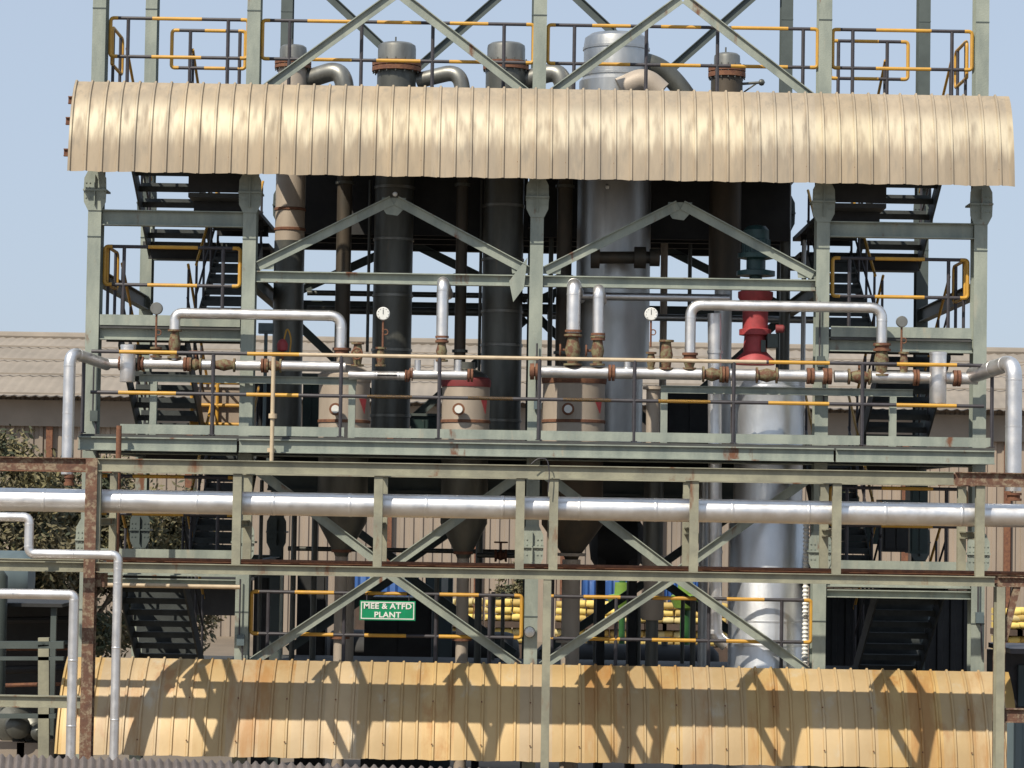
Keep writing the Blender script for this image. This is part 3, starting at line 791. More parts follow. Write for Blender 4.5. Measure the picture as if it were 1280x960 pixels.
# ------------------------------------------------------------------ vessels
def vessel(label, x, w, y_top, y_bot, Y, m, name='vessel', yx=None, cap=None, flange=None, bands=(), cone=None, group=None, mcap=None, nz=True):
    c = P(x, (y_top + y_bot) / 2, Y); c = Vector((P(x, 300, Y).x if yx is None else P(x, yx, Y).x, Y, 0))
    r_ = w / 2 / F * Y
    z = lambda yy: P(640, yy + (640 - x) * 0.016, Y).z
    zt, zb = z(y_top), z(y_bot)
    t = thing(name, label, 'vessel' if name != 'vertical_pipe' else 'pipe', (c.x, Y, zb), group)
    b = MB(); b.lathe([(r_, zb), (r_, zt)], c); link('shell', b, m, t)
    if cap:
        rc = cap[1] / 2 / F * Y; z1, z0 = z(cap[0]), zt
        b = MB(); h = (z1 - z0)
        b.lathe([(rc, z0), (rc, z0 + h * .72), (rc * .97, z0 + h * .86), (rc * .8, z0 + h * .95), (rc * .4, z1), (.001, z1 + .005)], c)
        hd = link('head', b, mcap or m, t)
        if nz:
            b = MB(); b.tube([(c.x - .02, c.y, z1 - .02), (c.x - .02, c.y, z1 + .08)], .012, 6); link('lifting_lug', b, m_steel, hd)
    if flange:
        rf_ = flange[2] / 2 / F * Y; z1, z0 = z(flange[0]), z(flange[1]); zm_ = (z0 + z1) / 2
        b = MB(); b.lathe([(rf_, z0), (rf_, zm_ - .008), (rf_ * .93, zm_ - .007), (rf_ * .93, zm_ + .007), (rf_, zm_ + .008), (rf_, z1)], c); fl = link('flange', b, m_rustd, t)
        b = MB()
        for k in range(16):
            a = 2 * math.pi * k / 16
            b.tube([(c.x + math.cos(a) * rf_ * .94, c.y + math.sin(a) * rf_ * .94, z0 - .03), (c.x + math.cos(a) * rf_ * .94, c.y + math.sin(a) * rf_ * .94, z1 + .03)], .011, 6)
        link('bolts', b, m_steel, fl)
    for yb in bands:
        zz = z(yb); b = MB(); b.lathe([(r_ + .001, zz - .022), (r_ + .014, zz - .018), (r_ + .014, zz + .018), (r_ + .001, zz + .022)], c); link('band', b, m_rustd if m is m_tan else (m_cap if m is m_steel else m), t)
    if cone:
        b = MB(); zc_ = z(cone[0]); rc = cone[1] / 2 / F * Y
        b.lathe([(rc, zc_), (r_, zb)], c); link('cone', b, m, t)
    return t, c, r_


YV = 38.6
# tall evaporator columns
vessel('dark evaporator column at the left with a tan upper section and grey cap', 361, 37, 100, 232, YV, m_tan, cap=(57, 34), flange=(76, 85, 44), bands=(264,), mcap=m_cap, name='evaporator_column') if False else None
t, c, r_ = vessel('slim evaporator column left of the others, tan above and dark below', 362, 37, 80, 318, YV, m_tan, cap=(56, 34), flange=(77, 86, 46), bands=(262, 287), mcap=m_cap, name='evaporator_column', group='evaporator columns')
b = MB(); zj = P(362, 300, YV).z + .02; b.lathe([(r_ + .006, Z_DECK), (r_ + .006, P(640, 306, YV).z)], c); link('lower_shell', b, m_steel, t)
vessel('dark evaporator column behind the left white gauge', 492, 49, 82, 545, YV, m_steel, cap=(53, 48), flange=(78, 90, 62), bands=(120, 235, 300, 370, 438, 520), mcap=m_cap, name='evaporator_column', group='evaporator columns')
vessel('dark evaporator column just left of the middle steel column', 629, 51, 82, 545, YV, m_steel, cap=(53, 48), flange=(78, 88, 58), bands=(120, 258, 325, 390, 432, 526), mcap=m_cap, name='evaporator_column', group='evaporator columns')
t, c, r_ = vessel('wide domed aluminium vapour separator standing highest behind the canopy', 767, 82, 95, 300, YV, m_alud, cap=(41, 82), mcap=m_alud, bands=(62, 95, 170), name='separator_vessel')
zz = P(640, 97, YV).z
b = MB(); b.lathe([(r_ * 1.13, zz - 4.2), (r_ * 1.13, zz - .05), (r_ * 1.04, zz + .0)], c); link('lower_shell', b, m_alud, t)
b = MB(); z0 = P(640, 58, YV).z; h = P(640, 38, YV).z - z0
b.lathe([(r_ * 1.0, z0 - .02), (r_ * .97, z0 + h * .3), (r_ * .85, z0 + h * .6), (r_ * .55, z0 + h * .9), (.001, z0 + h)], c); link('dome', b, m_steel, t)
b = MB(); b.lathe([(r_ * .95, Z_DECK), (r_ * .95, zz - 4.2)], c); link('skirt_shell', b, m_alud, t)
# feed duct sloping off the separator to the right
b = MB(); b.tube(fillet([P(800, 76, YV), P(826, 84, YV), P(850, 108, YV), P(870, 140, YV)], .25), .14, 16); link('duct', b, m_steel, t)
b = MB(); b.tube(fillet([P(775, 112, YV - .6), P(806, 98, YV - .6), P(826, 116, YV - .6)], .2), .17, 16); link('duct', b, m_tan, t)
vessel('slim brown stained evaporator column right of the domed separator', 906, 40, 92, 350, YV, m_brown, cap=(66, 33), flange=(84, 97, 47), mcap=m_cap, name='evaporator_column', group='evaporator columns')
t, c, r_ = vessel('narrow pipe column below the brown stained evaporator', 905, 22, 350, 545, YV, m_alud, name='vertical_pipe', bands=(352,))
# side arm with ball valve end
b = MB(); p = P(925, 105, YV); q = P(952, 103, YV)
b.tube([p, q], .02, 8); b.lathe([(.001, -.05), (.04, -.03), (.05, 0), (.04, .03), (.001, .05)], q, (1, 0, 0), 12); b.tube([P(930, 115, YV), P(946, 104, YV)], .012, 6)
single('vent_arm', b, m_steel, 'thin vent arm with round end beside the slim brown column', 'vent')

# vapour crossovers and downcomers
for (pts, xd, ds) in (([(384, 96), (428, 85), (433, 130)], 433, 'left vapour downcomer bending over behind the canopy'), ([(522, 98), (575, 88), (580, 130)], 579, 'middle vapour downcomer bending over behind the canopy'), ([(655, 98), (702, 86), (708, 140)], 708, 'right vapour downcomer bending over beside the domed separator')):
    Y = YV - .15
    r1 = 9.5 / F * Y if xd != 579 else 8 / F * Y
    t = thing('downcomer', ds, 'pipe', (P(xd, 400, Y).x, Y, Z_DECK), 'vapour downcomers')
    pp = [P(a, c_, Y) for a, c_ in pts]; pp[0].y += .2
    b = MB(); b.tube(fillet(pp, .26, 10), r1 * 1.25, 18); link('elbow', b, m_cap, t)
    xx = pp[-1].x
    b = MB(); b.tube([(xx, Y, pp[-1].z + .02), (xx, Y, Z_DECK + .4)], r1 if xd != 579 else r1 * .9, 16); link('pipe', b, m_brown, t)
    for yy in (232, 345, 440):
        b = MB(); zz = P(640, yy, Y).z; b.lathe([(r1 * 1.25, zz - .02), (r1 * 1.25, zz + .02)], (xx, Y, 0)); link('flange', b, m_steel, t)

# agitated thin film dryer: silver vessel, red gearbox, teal motor
YA = 36.72
t, c, r_ = vessel('tall shiny aluminium clad thin film dryer vessel at the right', 961, 86, 476, 668, YA, m_alub, yx=520, bands=(486,), name='dryer_vessel')
zt_ = P(640, 640, YA).z
b = MB(); rl = 95 / 2 / F * YA; b.lathe([(rl, GZ), (rl, zt_ - .12), (r_ + .004, zt_)], c); ls = link('lower_shell', b, m_alub, t)
for yy in (706, 770, 800):
    zz = P(640, yy, YA).z; b = MB(); b.lathe([(rl + .0005, zz - .015), (rl + .006, zz - .012), (rl + .006, zz + .012), (rl + .0005, zz + .015)], c); link('band', b, m_alub, ls)
b = MB(); zz = P(640, 481, YA).z; b.lathe([(r_ * 1.02, zz), (r_ * 1.02, zz + .03), (r_ * .8, zz + .09), (r_ * .3, zz + .12)], c); link('head', b, m_alub, t)
YG = 36.75
cg = P(944, 405, YG)
z = lambda yy: P(944, yy, YG).z
u = YG / F
gb = thing('gearbox', 'red cast agitator gearbox standing above the silver dryer', 'gearbox', (cg.x, YG, z(455)))
b = MB(); b.lathe([(25 * u, z(456)), (24 * u, z(449)), (15 * u, z(440)), (13.5 * u, z(420)), (20 * u, z(419)), (20 * u, z(412)), (16 * u, z(411)), (16 * u, z(385)), (18 * u, z(384)), (18 * u, z(378)), (22 * u, z(372)), (22 * u, z(365)), (12 * u, z(362))], (cg.x, YG, 0)); link('housing', b, m_red, gb)
b = MB(); b.box(cg.x + 14 * u, cg.x + 27 * u, YG - .2, YG + .05, z(435), z(418)); bx = link('gear_motor', b, m_gdark, gb)
b = MB(); b.lathe([(.055, 0), (.055, .1), (.035, .12)], (cg.x + 25 * u, YG - .08, z(411)), (1, 0, 0), 14); link('end_cover', b, m_dullred, bx)
b = MB(); b.box(cg.x + 6 * u, cg.x + 12 * u, YG - .175, YG - .16, z(441), z(426)); link('name_plate', b, m_gdark, gb)
mo = thing('motor', 'dark teal electric motor mounted above the red gearbox', 'motor', (cg.x, YG, z(365)))
b = MB(); b.lathe([(8 * u, z(362)), (8 * u, z(346)), (24 * u, z(345)), (24 * u, z(339)), (12 * u, z(337)), (12 * u, z(325)), (23 * u, z(323)), (23 * u, z(317)), (17 * u, z(316))], (cg.x, YG, 0)); link('coupling', b, m_teal, mo)
b = MB(); b.lathe([(17 * u, z(317)), (17.5 * u, z(300)), (16 * u, z(299)), (16 * u, z(288)), (12 * u, z(283)), (3 * u, z(281))], (cg.x, YG, 0)); body = link('body', b, m_teal, mo)
b = MB()
for k in range(24):
    a = 2 * math.pi * k / 24; dx, dy = math.cos(a), math.sin(a)
    b.box(cg.x + dx * 17.6 * u - .006, cg.x + dx * 17.6 * u + .006, YG + dy * 17.6 * u - .006, YG + dy * 17.6 * u + .006, z(316), z(300))
link('cooling_fins', b, m_teal, body)

# small tan vessels on the deck, reaching below it
YS = 37.15
for x, w, ds, yb in ((430, 64, 'tan dished vessel left on the deck half in shade', 478), (582, 60, 'tan dished vessel in the middle of the deck with a red top ring', 484), (717, 78, 'tan dished vessel right of the middle column with a dark top ring', 480)):
    t, c, r_ = vessel(ds, x, w, yb, 555, YS, m_tan, yx=520, bands=(527,), name='process_vessel', group='tan vessels on the deck')
    zt = P(640, yb + (640 - x) * .016, YS).z
    b = MB(); b.lathe([(r_ * 1.03, zt - .0), (r_ * 1.05, zt + .04), (r_ * 1.05, zt + .1), (r_ * .94, zt + .13)], c)
    link('head', b, m_dullred if x == 582 else (m_rustd if x > 700 else m_tan), t)
    b = MB(); b.lathe([(r_ * .93, zt + .131), (r_ * .85, zt + .17), (r_ * .6, zt + .22), (.12, zt + .25), (.12, zt + .34)], c); link('dome', b, m_steel if x != 430 else m_tan, t)
    b = MB(); p = P(x - 8, 513, YS); b.lathe([(.05, 0), (.05, .1), (.085, .1), (.085, .13), (.05, .13), (.05, .14)], (p.x, YS - r_ - .0, p.z), (0, -1, 0), 16); nz_ = link('sight_port', b, m_rustd, t)
    b = MB(); b.lathe([(.055, .131), (.055, .15)], (p.x, YS - r_, p.z), (0, -1, 0), 16); link('port_cover', b, m_white, nz_)
    a = R(-62); n1 = []
    b = MB()
    pts3 = [(R(-52), .10), (R(-30), .10), (R(-36), -.10)]
    zz = P(x, 508, YS).z
    vs = [(c.x + math.cos(a_) * (r_ + .012), c.y + math.sin(a_) * (r_ + .012), zz + dz) for a_, dz in pts3]
    vs += [(c.x + math.cos(a_) * (r_ + .006), c.y + math.sin(a_) * (r_ + .006), zz + dz) for a_, dz in pts3]
    b.add(vs, [(0, 1, 2), (5, 4, 3), (0, 3, 4, 1), (1, 4, 5, 2), (2, 5, 3, 0)]); link('hazard_mark', b, m_red, t)
    # underside
    zb = Z_DECK - .1; z1 = P(640, 655, YS).z; z2 = P(640, 700, YS).z
    b = MB(); b.lathe([(.08, z2), (.10, z2 + .05), (r_ * .98, z1), (r_ * .98, zb + .4)], c); link('bottom_cone', b, m_steel if x < 700 else m_brown, t)
    rr_ = .085 if x < 600 else .125
    b = MB(); b.tube([(c.x, YS, z2 + .02), (c.x, YS, GZ)], rr_, 16); link('outlet_pipe', b, m_tan, t)
    for yy in (692, 800):
        b = MB(); zz = P(640, yy, YS).z; b.lathe([(rr_ * 1.6, zz - .02), (rr_ * 1.6, zz + .02)], c)
        link('flange', b, m_rustd if x < 700 else m_tan, t)


def vpipe(label, x, w, ya, yb, Y, m, cat='pipe', name='vertical_pipe', flanges=(), group=None, yx=None):
    xx = P(x, yx or (ya + yb) / 2, Y).x; r_ = w / 2 / F * Y
    z1 = P(x, ya, Y).z; z0 = P(x, yb, Y).z
    b = MB(); b.tube([(xx, Y, z0), (xx, Y, z1)], r_, 14)
    for yy in flanges:
        zz = P(x, yy, Y).z; b.lathe([(r_ * 1.5, zz - .02), (r_ * 1.5, zz + .02)], (xx, Y, 0), n=16)
    return single(name, b, m, label, cat, group)


vpipe('tan vertical pipe with flange left of the right support leg on deck', 816, 17, 482, 560, 37.0, m_tan, flanges=(485,))
vpipe('second tan outlet pipe beside the left cone outlet', 436, 13, 715, 850, 37.9, m_tan)
# tapered tan nozzle at lower right of middle
t = thing('tapered_nozzle', 'tan stepped nozzle pipe tapering to a dark stub left of the silver dryer', 'pipe', (P(816, 700, 37.6).x, 37.6, P(816, 830, 37.6).z))
xx = P(816, 700, 37.6).x; z = lambda yy: P(816, yy, 37.6).z; u = 37.6 / F
b = MB(); b.lathe([(13 * u, z(775)), (14.5 * u, z(770)), (14.5 * u, z(752)), (11 * u, z(735)), (11 * u, z(712)), (14 * u, z(700)), (14 * u, z(694))], (xx, 37.6, 0)); link('nozzle', b, m_tan, t)
b = MB(); b.lathe([(12.5 * u, z(694)), (12.5 * u, z(590))], (xx, 37.6, 0)); link('upper_pipe', b, m_steel, t)
b = MB(); b.lathe([(8 * u, z(845)), (8 * u, z(775))], (xx, 37.6, 0)); link('stub', b, m_steel, t)
# slim silver pipe beside dryer
b = MB(); Y = 36.35
b.tube(fillet([P(893, 392, Y), P(894, 640, Y), P(894, 795, Y), P(908, 806, Y)], .2), 8.5 / F * Y, 16)
for yy in (440, 560, 690, 790):
    p = P(893.5, yy, Y); b.lathe([(.105, -.02), (.105, .02)], p, n=16)
single('silver_pipe', b, m_alu, 'slim shiny silver pipe running down the left side of the dryer', 'pipe')
# scalloped cable riser right of dryer
t = thing('cable_riser', 'white ribbed cable riser running down the right side of the dryer', 'cable riser', (P(1005, 740, 36.5).x, 36.5, GZ))
Y = 36.3; xx = P(1009, 740, Y).x; b = MB(); prf = []; zz = P(1004, 845, Y).z; zt_ = P(1004, 645, Y).z
while zz < zt_: prf += [(.032, zz), (.05, zz + .025), (.032, zz + .05)]; zz += .055
b.lathe(prf, (xx - .02, Y, 0), n=10); link('ribbed_hose', b, m_white, t)
b = MB(); b.box(xx + .035, xx + .10, Y, Y + .06, GZ, zt_); link('tray', b, m_dark, t)

# conduits and thin pipes inside the plant
conds = [(325, 5, 600, 850, 38.9, 'thin dark conduit just right of the left inner column'), (351, 4, 700, 850, 36.9, 'pale thin pipe right of the left yellow rail loop'), (366, 7, 640, 850, 39.6, 'dark pipe third from the left inner column'),
         (392, 8, 640, 850, 39.9, 'dark pipe behind the left bands of the lower guard rail'), (545, 6, 715, 850, 39.2, 'thin dark riser right of the green sign'),
         (598, 9, 640, 850, 39.8, 'thick dark riser left of the yellow rail loop'), (616, 5, 740, 850, 40.6, 'slim dark riser behind the yellow rail loop'), (628, 5, 740, 850, 40.2, 'second slim riser behind the yellow rail loop'),
         (690, 5, 700, 850, 39.4, 'slim dark riser right of the thin rack post'), (744, 5, 745, 850, 40.3, 'slim dark riser right of the big tan outlet pipe'), (797, 8, 745, 850, 40.0, 'dark riser left of the tapered nozzle'),
         (853, 5, 745, 850, 40.4, 'slim dark riser under the right lime hopper'), (866, 7, 745, 850, 39.0, 'dark riser left of the slim silver pipe'), (879, 12, 590, 850, 38.2, 'thick grey riser beside the slim silver pipe'),
         (461, 4, 225, 440, 39.0, 'thin dark conduit between left downcomer and dark column'), (600, 4, 225, 545, 39.2, 'thin dark conduit left of the column near the middle'), (688, 6, 290, 460, 39.6, 'dark conduit right of the middle column'), (697, 4, 290, 440, 40.2, 'thinner dark conduit right of the middle column'),
         (829, 9, 300, 545, 40.3, 'pale brown pipe right of the domed separator'), (862, 5, 295, 440, 40.3, 'dark conduit left of the brown stained evaporator'), (981, 13, 225, 545, 39.5, 'thick dark riser right of the red gearbox'), (1004, 6, 300, 545, 39.4, 'dusty grey riser left of the right inner column')]
for x, w, ya, yb, Y, ds in conds:
    mm = m_steel if 'pale' not in ds and 'white' not in ds and 'grey' not in ds else (m_tan if 'brown' in ds else (m_green if 'thin pipe' in ds else m_alud))
    vpipe(ds, x, w, ya, yb, Y, mm, name='conduit', cat='conduit', group='risers inside the plant')
# horizontal dark pipes behind
for (xa, xb, y, w, Y, ds, mm) in ((384, 660, 391, 10, 40.2, 'dark horizontal pipe run across the left middle bay', m_steel), (684, 1022, 394, 9, 40.0, 'grey horizontal pipe run across the right middle bay', m_alud), (384, 660, 370, 7, 40.6, 'upper dark pipe run across the left middle bay', m_steel), (360, 660, 690, 6, 40.2, 'low dark pipe run under the deck in the left middle bay', m_steel)):
    a = P(xa, y + (xa - 640) * .016, Y); c = P(xb, y + (xb - 640) * .016, Y); c.z = a.z
    b = MB(); b.tube([a, c], w / 2 / F * Y, 12); single('horizontal_pipe', b, mm, ds, 'pipe', 'pipe runs inside the plant')
# nozzles crossing the separator in the shade
b = MB(); Y = 37.6
b.tube([P(742, 322, Y), P(812, 322, Y)], .085, 14); b.lathe([(.15, -.06), (.15, .06)], P(744, 322, Y), (1, 0, 0)); b.lathe([(.15, -.08), (.15, .08)], P(800, 322, Y), (1, 0, 0)); b.lathe([(.12, 0), (.12, .14)], P(812, 322, Y), (1, 0, 0))
single('nozzle_pipe', b, m_brown, 'dark flanged nozzle pipe crossing in front of the separator under the canopy', 'pipe')
Y = 39.0; a = P(596, 694, Y); c = P(662, 695, Y); c.z = a.z
t = thing('valve_pipe', 'dark pipe with a hand valve seen against the wall left of the middle column', 'pipe', ((a.x + c.x) / 2, Y, a.z))
b = MB(); b.tube([a, c], .035, 10); link('pipe', b, m_steel, t)
p = P(626, 694, Y); b = MB(); b.lathe([(.09, -.09), (.09, -.06), (.05, -.05), (.075, 0), (.05, .05), (.09, .06), (.09, .09)], (p.x, Y, a.z), (1, 0, 0), 14)
b.tube([(p.x, Y, a.z), (p.x, Y, a.z + .19)], .015, 6); b.tube([(p.x + math.cos(k * math.pi / 5) * .09, Y + math.sin(k * math.pi / 5) * .09, a.z + .19) for k in range(10)], .012, 6, closed=True); link('valve', b, m_rustd, t)
for x_, y_, Y_, m_, ds in ((301, 800, 35.86, m_bgrey, 'small grey junction box low on the left inner column'), (1026, 452, 35.86, m_gdark, 'small dark junction box on the right inner column at rail height'), (672, 505, 35.86, m_bgrey, 'small grey junction box on the middle column above the deck'), (118, 520, 35.86, m_gdark, 'small dark junction box on the left outer column above the deck'), (1224, 772, 35.86, m_bgrey, 'small grey junction box low on the right outer column')):
    p = P(x_, y_, Y_); t = thing('junction_box', ds, 'junction box', (p.x, Y_, p.z - .08), 'junction boxes on the columns')
    b = MB(); b.box(p.x - .05, p.x + .05, Y_ - .06, Y_ + .02, p.z - .07, p.z + .07); link('body', b, m_, t)
    b = MB(); b.tube([(p.x + .02, Y_ - .02, p.z - .07), (p.x + .03, Y_ - .015, p.z - .3), (p.x + .05, Y_ + .02, p.z - .55)], .012, 6); b.tube([(p.x - .02, Y_ - .02, p.z + .07), (p.x - .02, Y_ - .02, p.z + .8)], .012, 6); link('cable', b, m_dark, t)
# control box, small red motor valve near the left
p = P(332, 412, 36.9)
b = MB(); b.box(p.x - .10, p.x + .10, 36.9, 37.05, p.z - .05, p.z + .09); b.box(p.x - .08, p.x + .08, 36.885, 36.899, p.z - .02, p.z + .03)
b.tube([(p.x, 36.97, p.z - .05), (p.x, 36.97, Z_DECK)], .025, 8)
single('control_box', b, m_bgrey, 'small grey control box on a post right of the left inner column', 'control box')
p = P(353, 432, 36.6); t = thing('valve_actuator', 'small red valve actuator with a yellow cable behind the left silver loop', 'actuator', (p.x, 36.6, p.z - .3))
b = MB(); b.lathe([(.03, -.08), (.07, -.06), (.075, .02), (.05, .07), (.02, .09)], p, n=16); link('housing', b, m_red, t)
b = MB(); b.tube(fillet([p + Vector((.02, 0, .08)), p + Vector((.06, 0, .26)), p + Vector((.12, 0, .1)), p + Vector((.1, 0, -.1))], .1), .011, 6); link('cable', b, m_yel, t)
b = MB(); b.tube([p + Vector((0, 0, -.08)), p + Vector((0, 0, -.25))], .02, 8); link('stem', b, m_rustd, t)

# ------------------------------------------------------------------ manifolds and valves on the deck
YM = 35.62
UM = YM / F


def ring(b, p, r_, hw, ax=(1, 0, 0), m=0): b.lathe([(r_, -hw), (r_, hw)], p, ax, 18, m)


def valve_part(parent, p, ax, r_, L_, wheel=True, m=None, up=(0, 0, 1), wh=.09):
    b = MB(); ax = Vector(ax).normalized()
    b.lathe([(r_ * 1.35, -L_ / 2), (r_ * 1.35, -L_ / 2 + .025), (r_ * .8, -L_ / 2 + .026), (r_ * .95, -L_ * .22), (r_ * 1.2, 0), (r_ * .95, L_ * .22), (r_ * .8, L_ / 2 - .026), (r_ * 1.35, L_ / 2 - .025), (r_ * 1.35, L_ / 2)], p, ax, 18)
    v = link('valve', b, m or m_valve, parent)
    if wheel:
        b = MB(); uu = Vector(up); p2 = Vector(p) + uu * (r_ + wh * 1.1)
        b.tube([Vector(p), p2], .016, 8)
        a = uu.orthogonal().normalized(); c_ = uu.cross(a)
        b.tube([p2 + (a * math.cos(k * math.pi / 6) + c_ * math.sin(k * math.pi / 6)) * wh for k in range(12)], .012, 6, closed=True)
        for k in range(2): b.tube([p2 - (a if k else c_) * wh, p2 + (a if k else c_) * wh], .008, 6)
        link('handwheel', b, m_rustd, v)
    return v


def zlev(yc): return zc(yc, YM)


def manifold(label, items, yc, w, ends=None):
    xs0 = [P(i[1], 460, YM).x for i in items]
    z_ = zlev(yc); r_ = w / 2 * UM
    t = thing('manifold', label, 'pipe manifold', (xs0[0], YM, z_))
    for it in items:
        x0_ = P(it[1], 460, YM).x; x1_ = P(it[2], 460, YM).x
        if it[0] == 'p':
            b = MB(); b.tube([(x0_, YM, z_), (x1_, YM, z_)], r_, 20)
            ring(b, (x0_ + .02, YM, z_), r_ * 1.03, .012); ring(b, (x1_ - .02, YM, z_), r_ * 1.03, .012)
            link('pipe', b, m_alu, t)
        elif it[0] == 'f':
            b = MB(); xm = (x0_ + x1_) / 2; hw = max((x1_ - x0_) / 2 - .008, .02)
            ring(b, (xm - hw / 2 - .004, YM, z_), r_ * 1.38, hw / 2 - .002); ring(b, (xm + hw / 2 + .004, YM, z_), r_ * 1.38, hw / 2 - .002)
            b.tube([(x0_, YM, z_), (x1_, YM, z_)], r_ * .8, 14); link('flange', b, m_rustd, t)
        elif it[0] == 'v':
            valve_part(t, ((x0_ + x1_) / 2, YM, z_), (1, 0, 0), r_, x1_ - x0_, it[3] if len(it) > 3 else False)
        elif it[0] == 's':   # short stub upward
            b = MB(); xm = (x0_ + x1_) / 2; b.tube([(xm, YM, z_), (xm, YM, zlev(it[3] + (640 - (it[1] + it[2]) / 2) * .016))], (x1_ - x0_) / 2, 14); link('stub', b, m_alu, t)
        elif it[0] == 'c':   # vertical capsule
            b = MB(); xm = (x0_ + x1_) / 2; hw = (x1_ - x0_) / 2; za = zlev(it[3] + (640 - it[1]) * .016); zb = zlev(it[4] + (640 - it[1]) * .016); yy = YM - .14
            b.lathe([(hw * .96, zb), (hw, zb + .01), (hw, (za + zb) / 2 - .01), (hw * 1.03, (za + zb) / 2 - .01), (hw * 1.03, (za + zb) / 2 + .01), (hw, (za + zb) / 2 + .01), (hw, za - .03), (hw * 1.04, za - .03), (hw * 1.04, za), (hw * .9, za + .008)], (xm, yy, 0), n=24); link('strainer', b, m_alu, t)
    return t


ml = manifold('left silver pipe manifold with rusty valves behind the deck rail', [('p', 128, 148), ('f', 148, 154), ('c', 152, 171, 432, 478), ('f', 172, 180), ('p', 180, 229), ('s', 186, 193, 443), ('s', 213, 222, 440), ('f', 229, 238), ('v', 237, 252, True), ('p', 252, 264), ('v', 266, 294, False), ('p', 295, 326), ('f', 326, 334), ('v', 333, 352, False), ('p', 352, 432)], 462, 13)
mc = manifold('short shaded silver header left of the dark column', [('p', 436, 506), ('f', 506, 512), ('p', 469, 500)], 472, 11)
mm_ = manifold('short silver header with three stubs above the middle tan vessel', [('f', 512, 516), ('p', 516, 584), ('s', 518, 526, 450), ('s', 542, 550, 450), ('s', 568, 577, 450), ('f', 584, 592)], 470, 12)
mr = manifold('long right silver manifold with brown flanges and valves', [('f', 662, 675), ('p', 675, 760), ('f', 760, 769), ('p', 769, 877), ('s', 780, 788, 450), ('v', 878, 902, False), ('f', 902, 911), ('p', 912, 944), ('v', 945, 972, False), ('p', 973, 1008), ('f', 1008, 1018), ('f', 1028, 1040), ('p', 1018, 1030), ('p', 1043, 1059), ('v', 1060, 1088, True), ('p', 1089, 1141), ('f', 1141, 1149), ('p', 1149, 1191), ('c', 1160, 1181, 441, 505), ('f', 1191, 1201), ('p', 1201, 1222)], 464, 15)
# upward valve stubs on the manifolds
for x, y0, y1, r_, par in ((218, 448, 412, 6.5, ml), (195, 447, 434, 5.5, ml), (447, 458, 428, 6, mc), (476, 458, 434, 5, mc), (552, 452, 426, 6, mm_), (716, 457, 418, 8.5, mr), (747, 457, 420, 7, mr), (814, 462, 440, 5, mr), (833, 462, 425, 7, mr), (862, 462, 442, 6.5, mr), (1102, 470, 430, 8, mr), (1130, 472, 440, 5, mr)):
    xx = P(x, 440, YM).x; za = zlev(y0 + (640 - x) * .016); zb = zlev(y1 + (640 - x) * .016)
    valve_part(par, (xx, YM, (za + zb) / 2), (0, 0, 1), r_ * UM, zb - za, wheel=x in (447, 747, 716), up=(-1, 0, 0) if x != 447 else (0, -1, 0), wh=.07)

# silver pipes rising from the manifolds


def silver(label, pts, w, Y=None, rad=.16, flg=(), n=20, m=m_alu, group='silver clad pipes'):
    """pts: (x, y, Y) photo measurements at their depth; the runs are kept level and plumb"""
    pp = [P(*p) for p in pts]
    for i in range(1, len(pp)):
        a, c = pp[i - 1], pp[i]; dx, dy, dz = (abs(c[k] - a[k]) for k in range(3))
        if dx > 4 * dz and dx > dy: c.z = a.z
        elif dz > 4 * dx: c.x = a.x
    r_ = w / 2 / F * pts[0][2]
    b = MB(); path = fillet(pp, rad, 9); b.tube(path, r_, n)
    # cladding seams
    for i in range(len(pp) - 1):
        d = pp[i + 1] - pp[i]; l = d.length; k = int(l / .9)
        for j in range(1, k + 1):
            q = pp[i] + d * (j / (k + 1)); b.lathe([(r_ * 1.001, -.012), (r_ * 1.025, -.010), (r_ * 1.025, .010), (r_ * 1.001, .012)], q, d, n)
    for i in range(1, len(pp) - 1):
        for d in ((pp[i - 1] - pp[i]), (pp[i + 1] - pp[i])):
            if d.length > rad * 2.2:
                q = pp[i] + d.normalized() * rad * 1.05; b.lathe([(r_ * 1.001, -.012), (r_ * 1.03, -.010), (r_ * 1.03, .010), (r_ * 1.001, .012)], q, d, n)
    if not flg: return single('silver_pipe', b, m, label, 'pipe', group)
    t = thing('silver_pipe', label, 'pipe', pp[-1], group); link('pipe', b, m, t)
    for (x, y, Y_, ww, hh) in flg:
        c = P(x, y, Y_); b = MB(); rr_ = ww / 2 / F * Y_; h2 = hh / F * Y_ / 2
        b.lathe([(rr_ * .8, -h2), (rr_ * .8, h2)], c, n=18); b.lathe([(rr_, -h2), (rr_, -h2 * .4)], c, n=18); b.lathe([(rr_, h2 * .4), (rr_, h2)], c, n=18)
        link('flange', b, m_rustd, t)
    return t


silver('left silver pipe loop arching over the left manifold', [(218.5, 412, YM), (218.5, 391.5, YM), (427, 391, YM), (427, 436, YM)], 13.5, flg=((427, 440, YM, 20, 10),))
silver('right silver pipe loop arching over the right manifold', [(862.5, 445, YM), (862.5, 381, YM), (1102.5, 384, YM), (1102.5, 430, YM)], 13.5, flg=((862.5, 446, YM, 20, 10), (1102.5, 434, YM, 22, 10)))
silver('upright silver pipe with a bent top above the middle header', [(552.5, 424, YM), (552.5, 353, YM), (560, 368, 38.4)], 15, rad=.1, flg=((552.5, 424, YM, 17, 8),))
silver('thicker of two upright silver pipes right of the middle column', [(716.5, 416, YM), (716.5, 356, YM), (724, 372, 38.2)], 17.5, rad=.12, flg=((716.5, 417, YM, 21, 9),))
silver('thinner of two upright silver pipes right of the middle column', [(747.5, 421, YM), (747.5, 362, YM), (752, 376, 37.4)], 14.5, rad=.1, flg=((747.5, 421, YM, 18, 9),))
silver('silver pipe running level under the beam from the separator to the gearbox', [(724, 370, 37.2), (912, 373, 37.2)], 10)
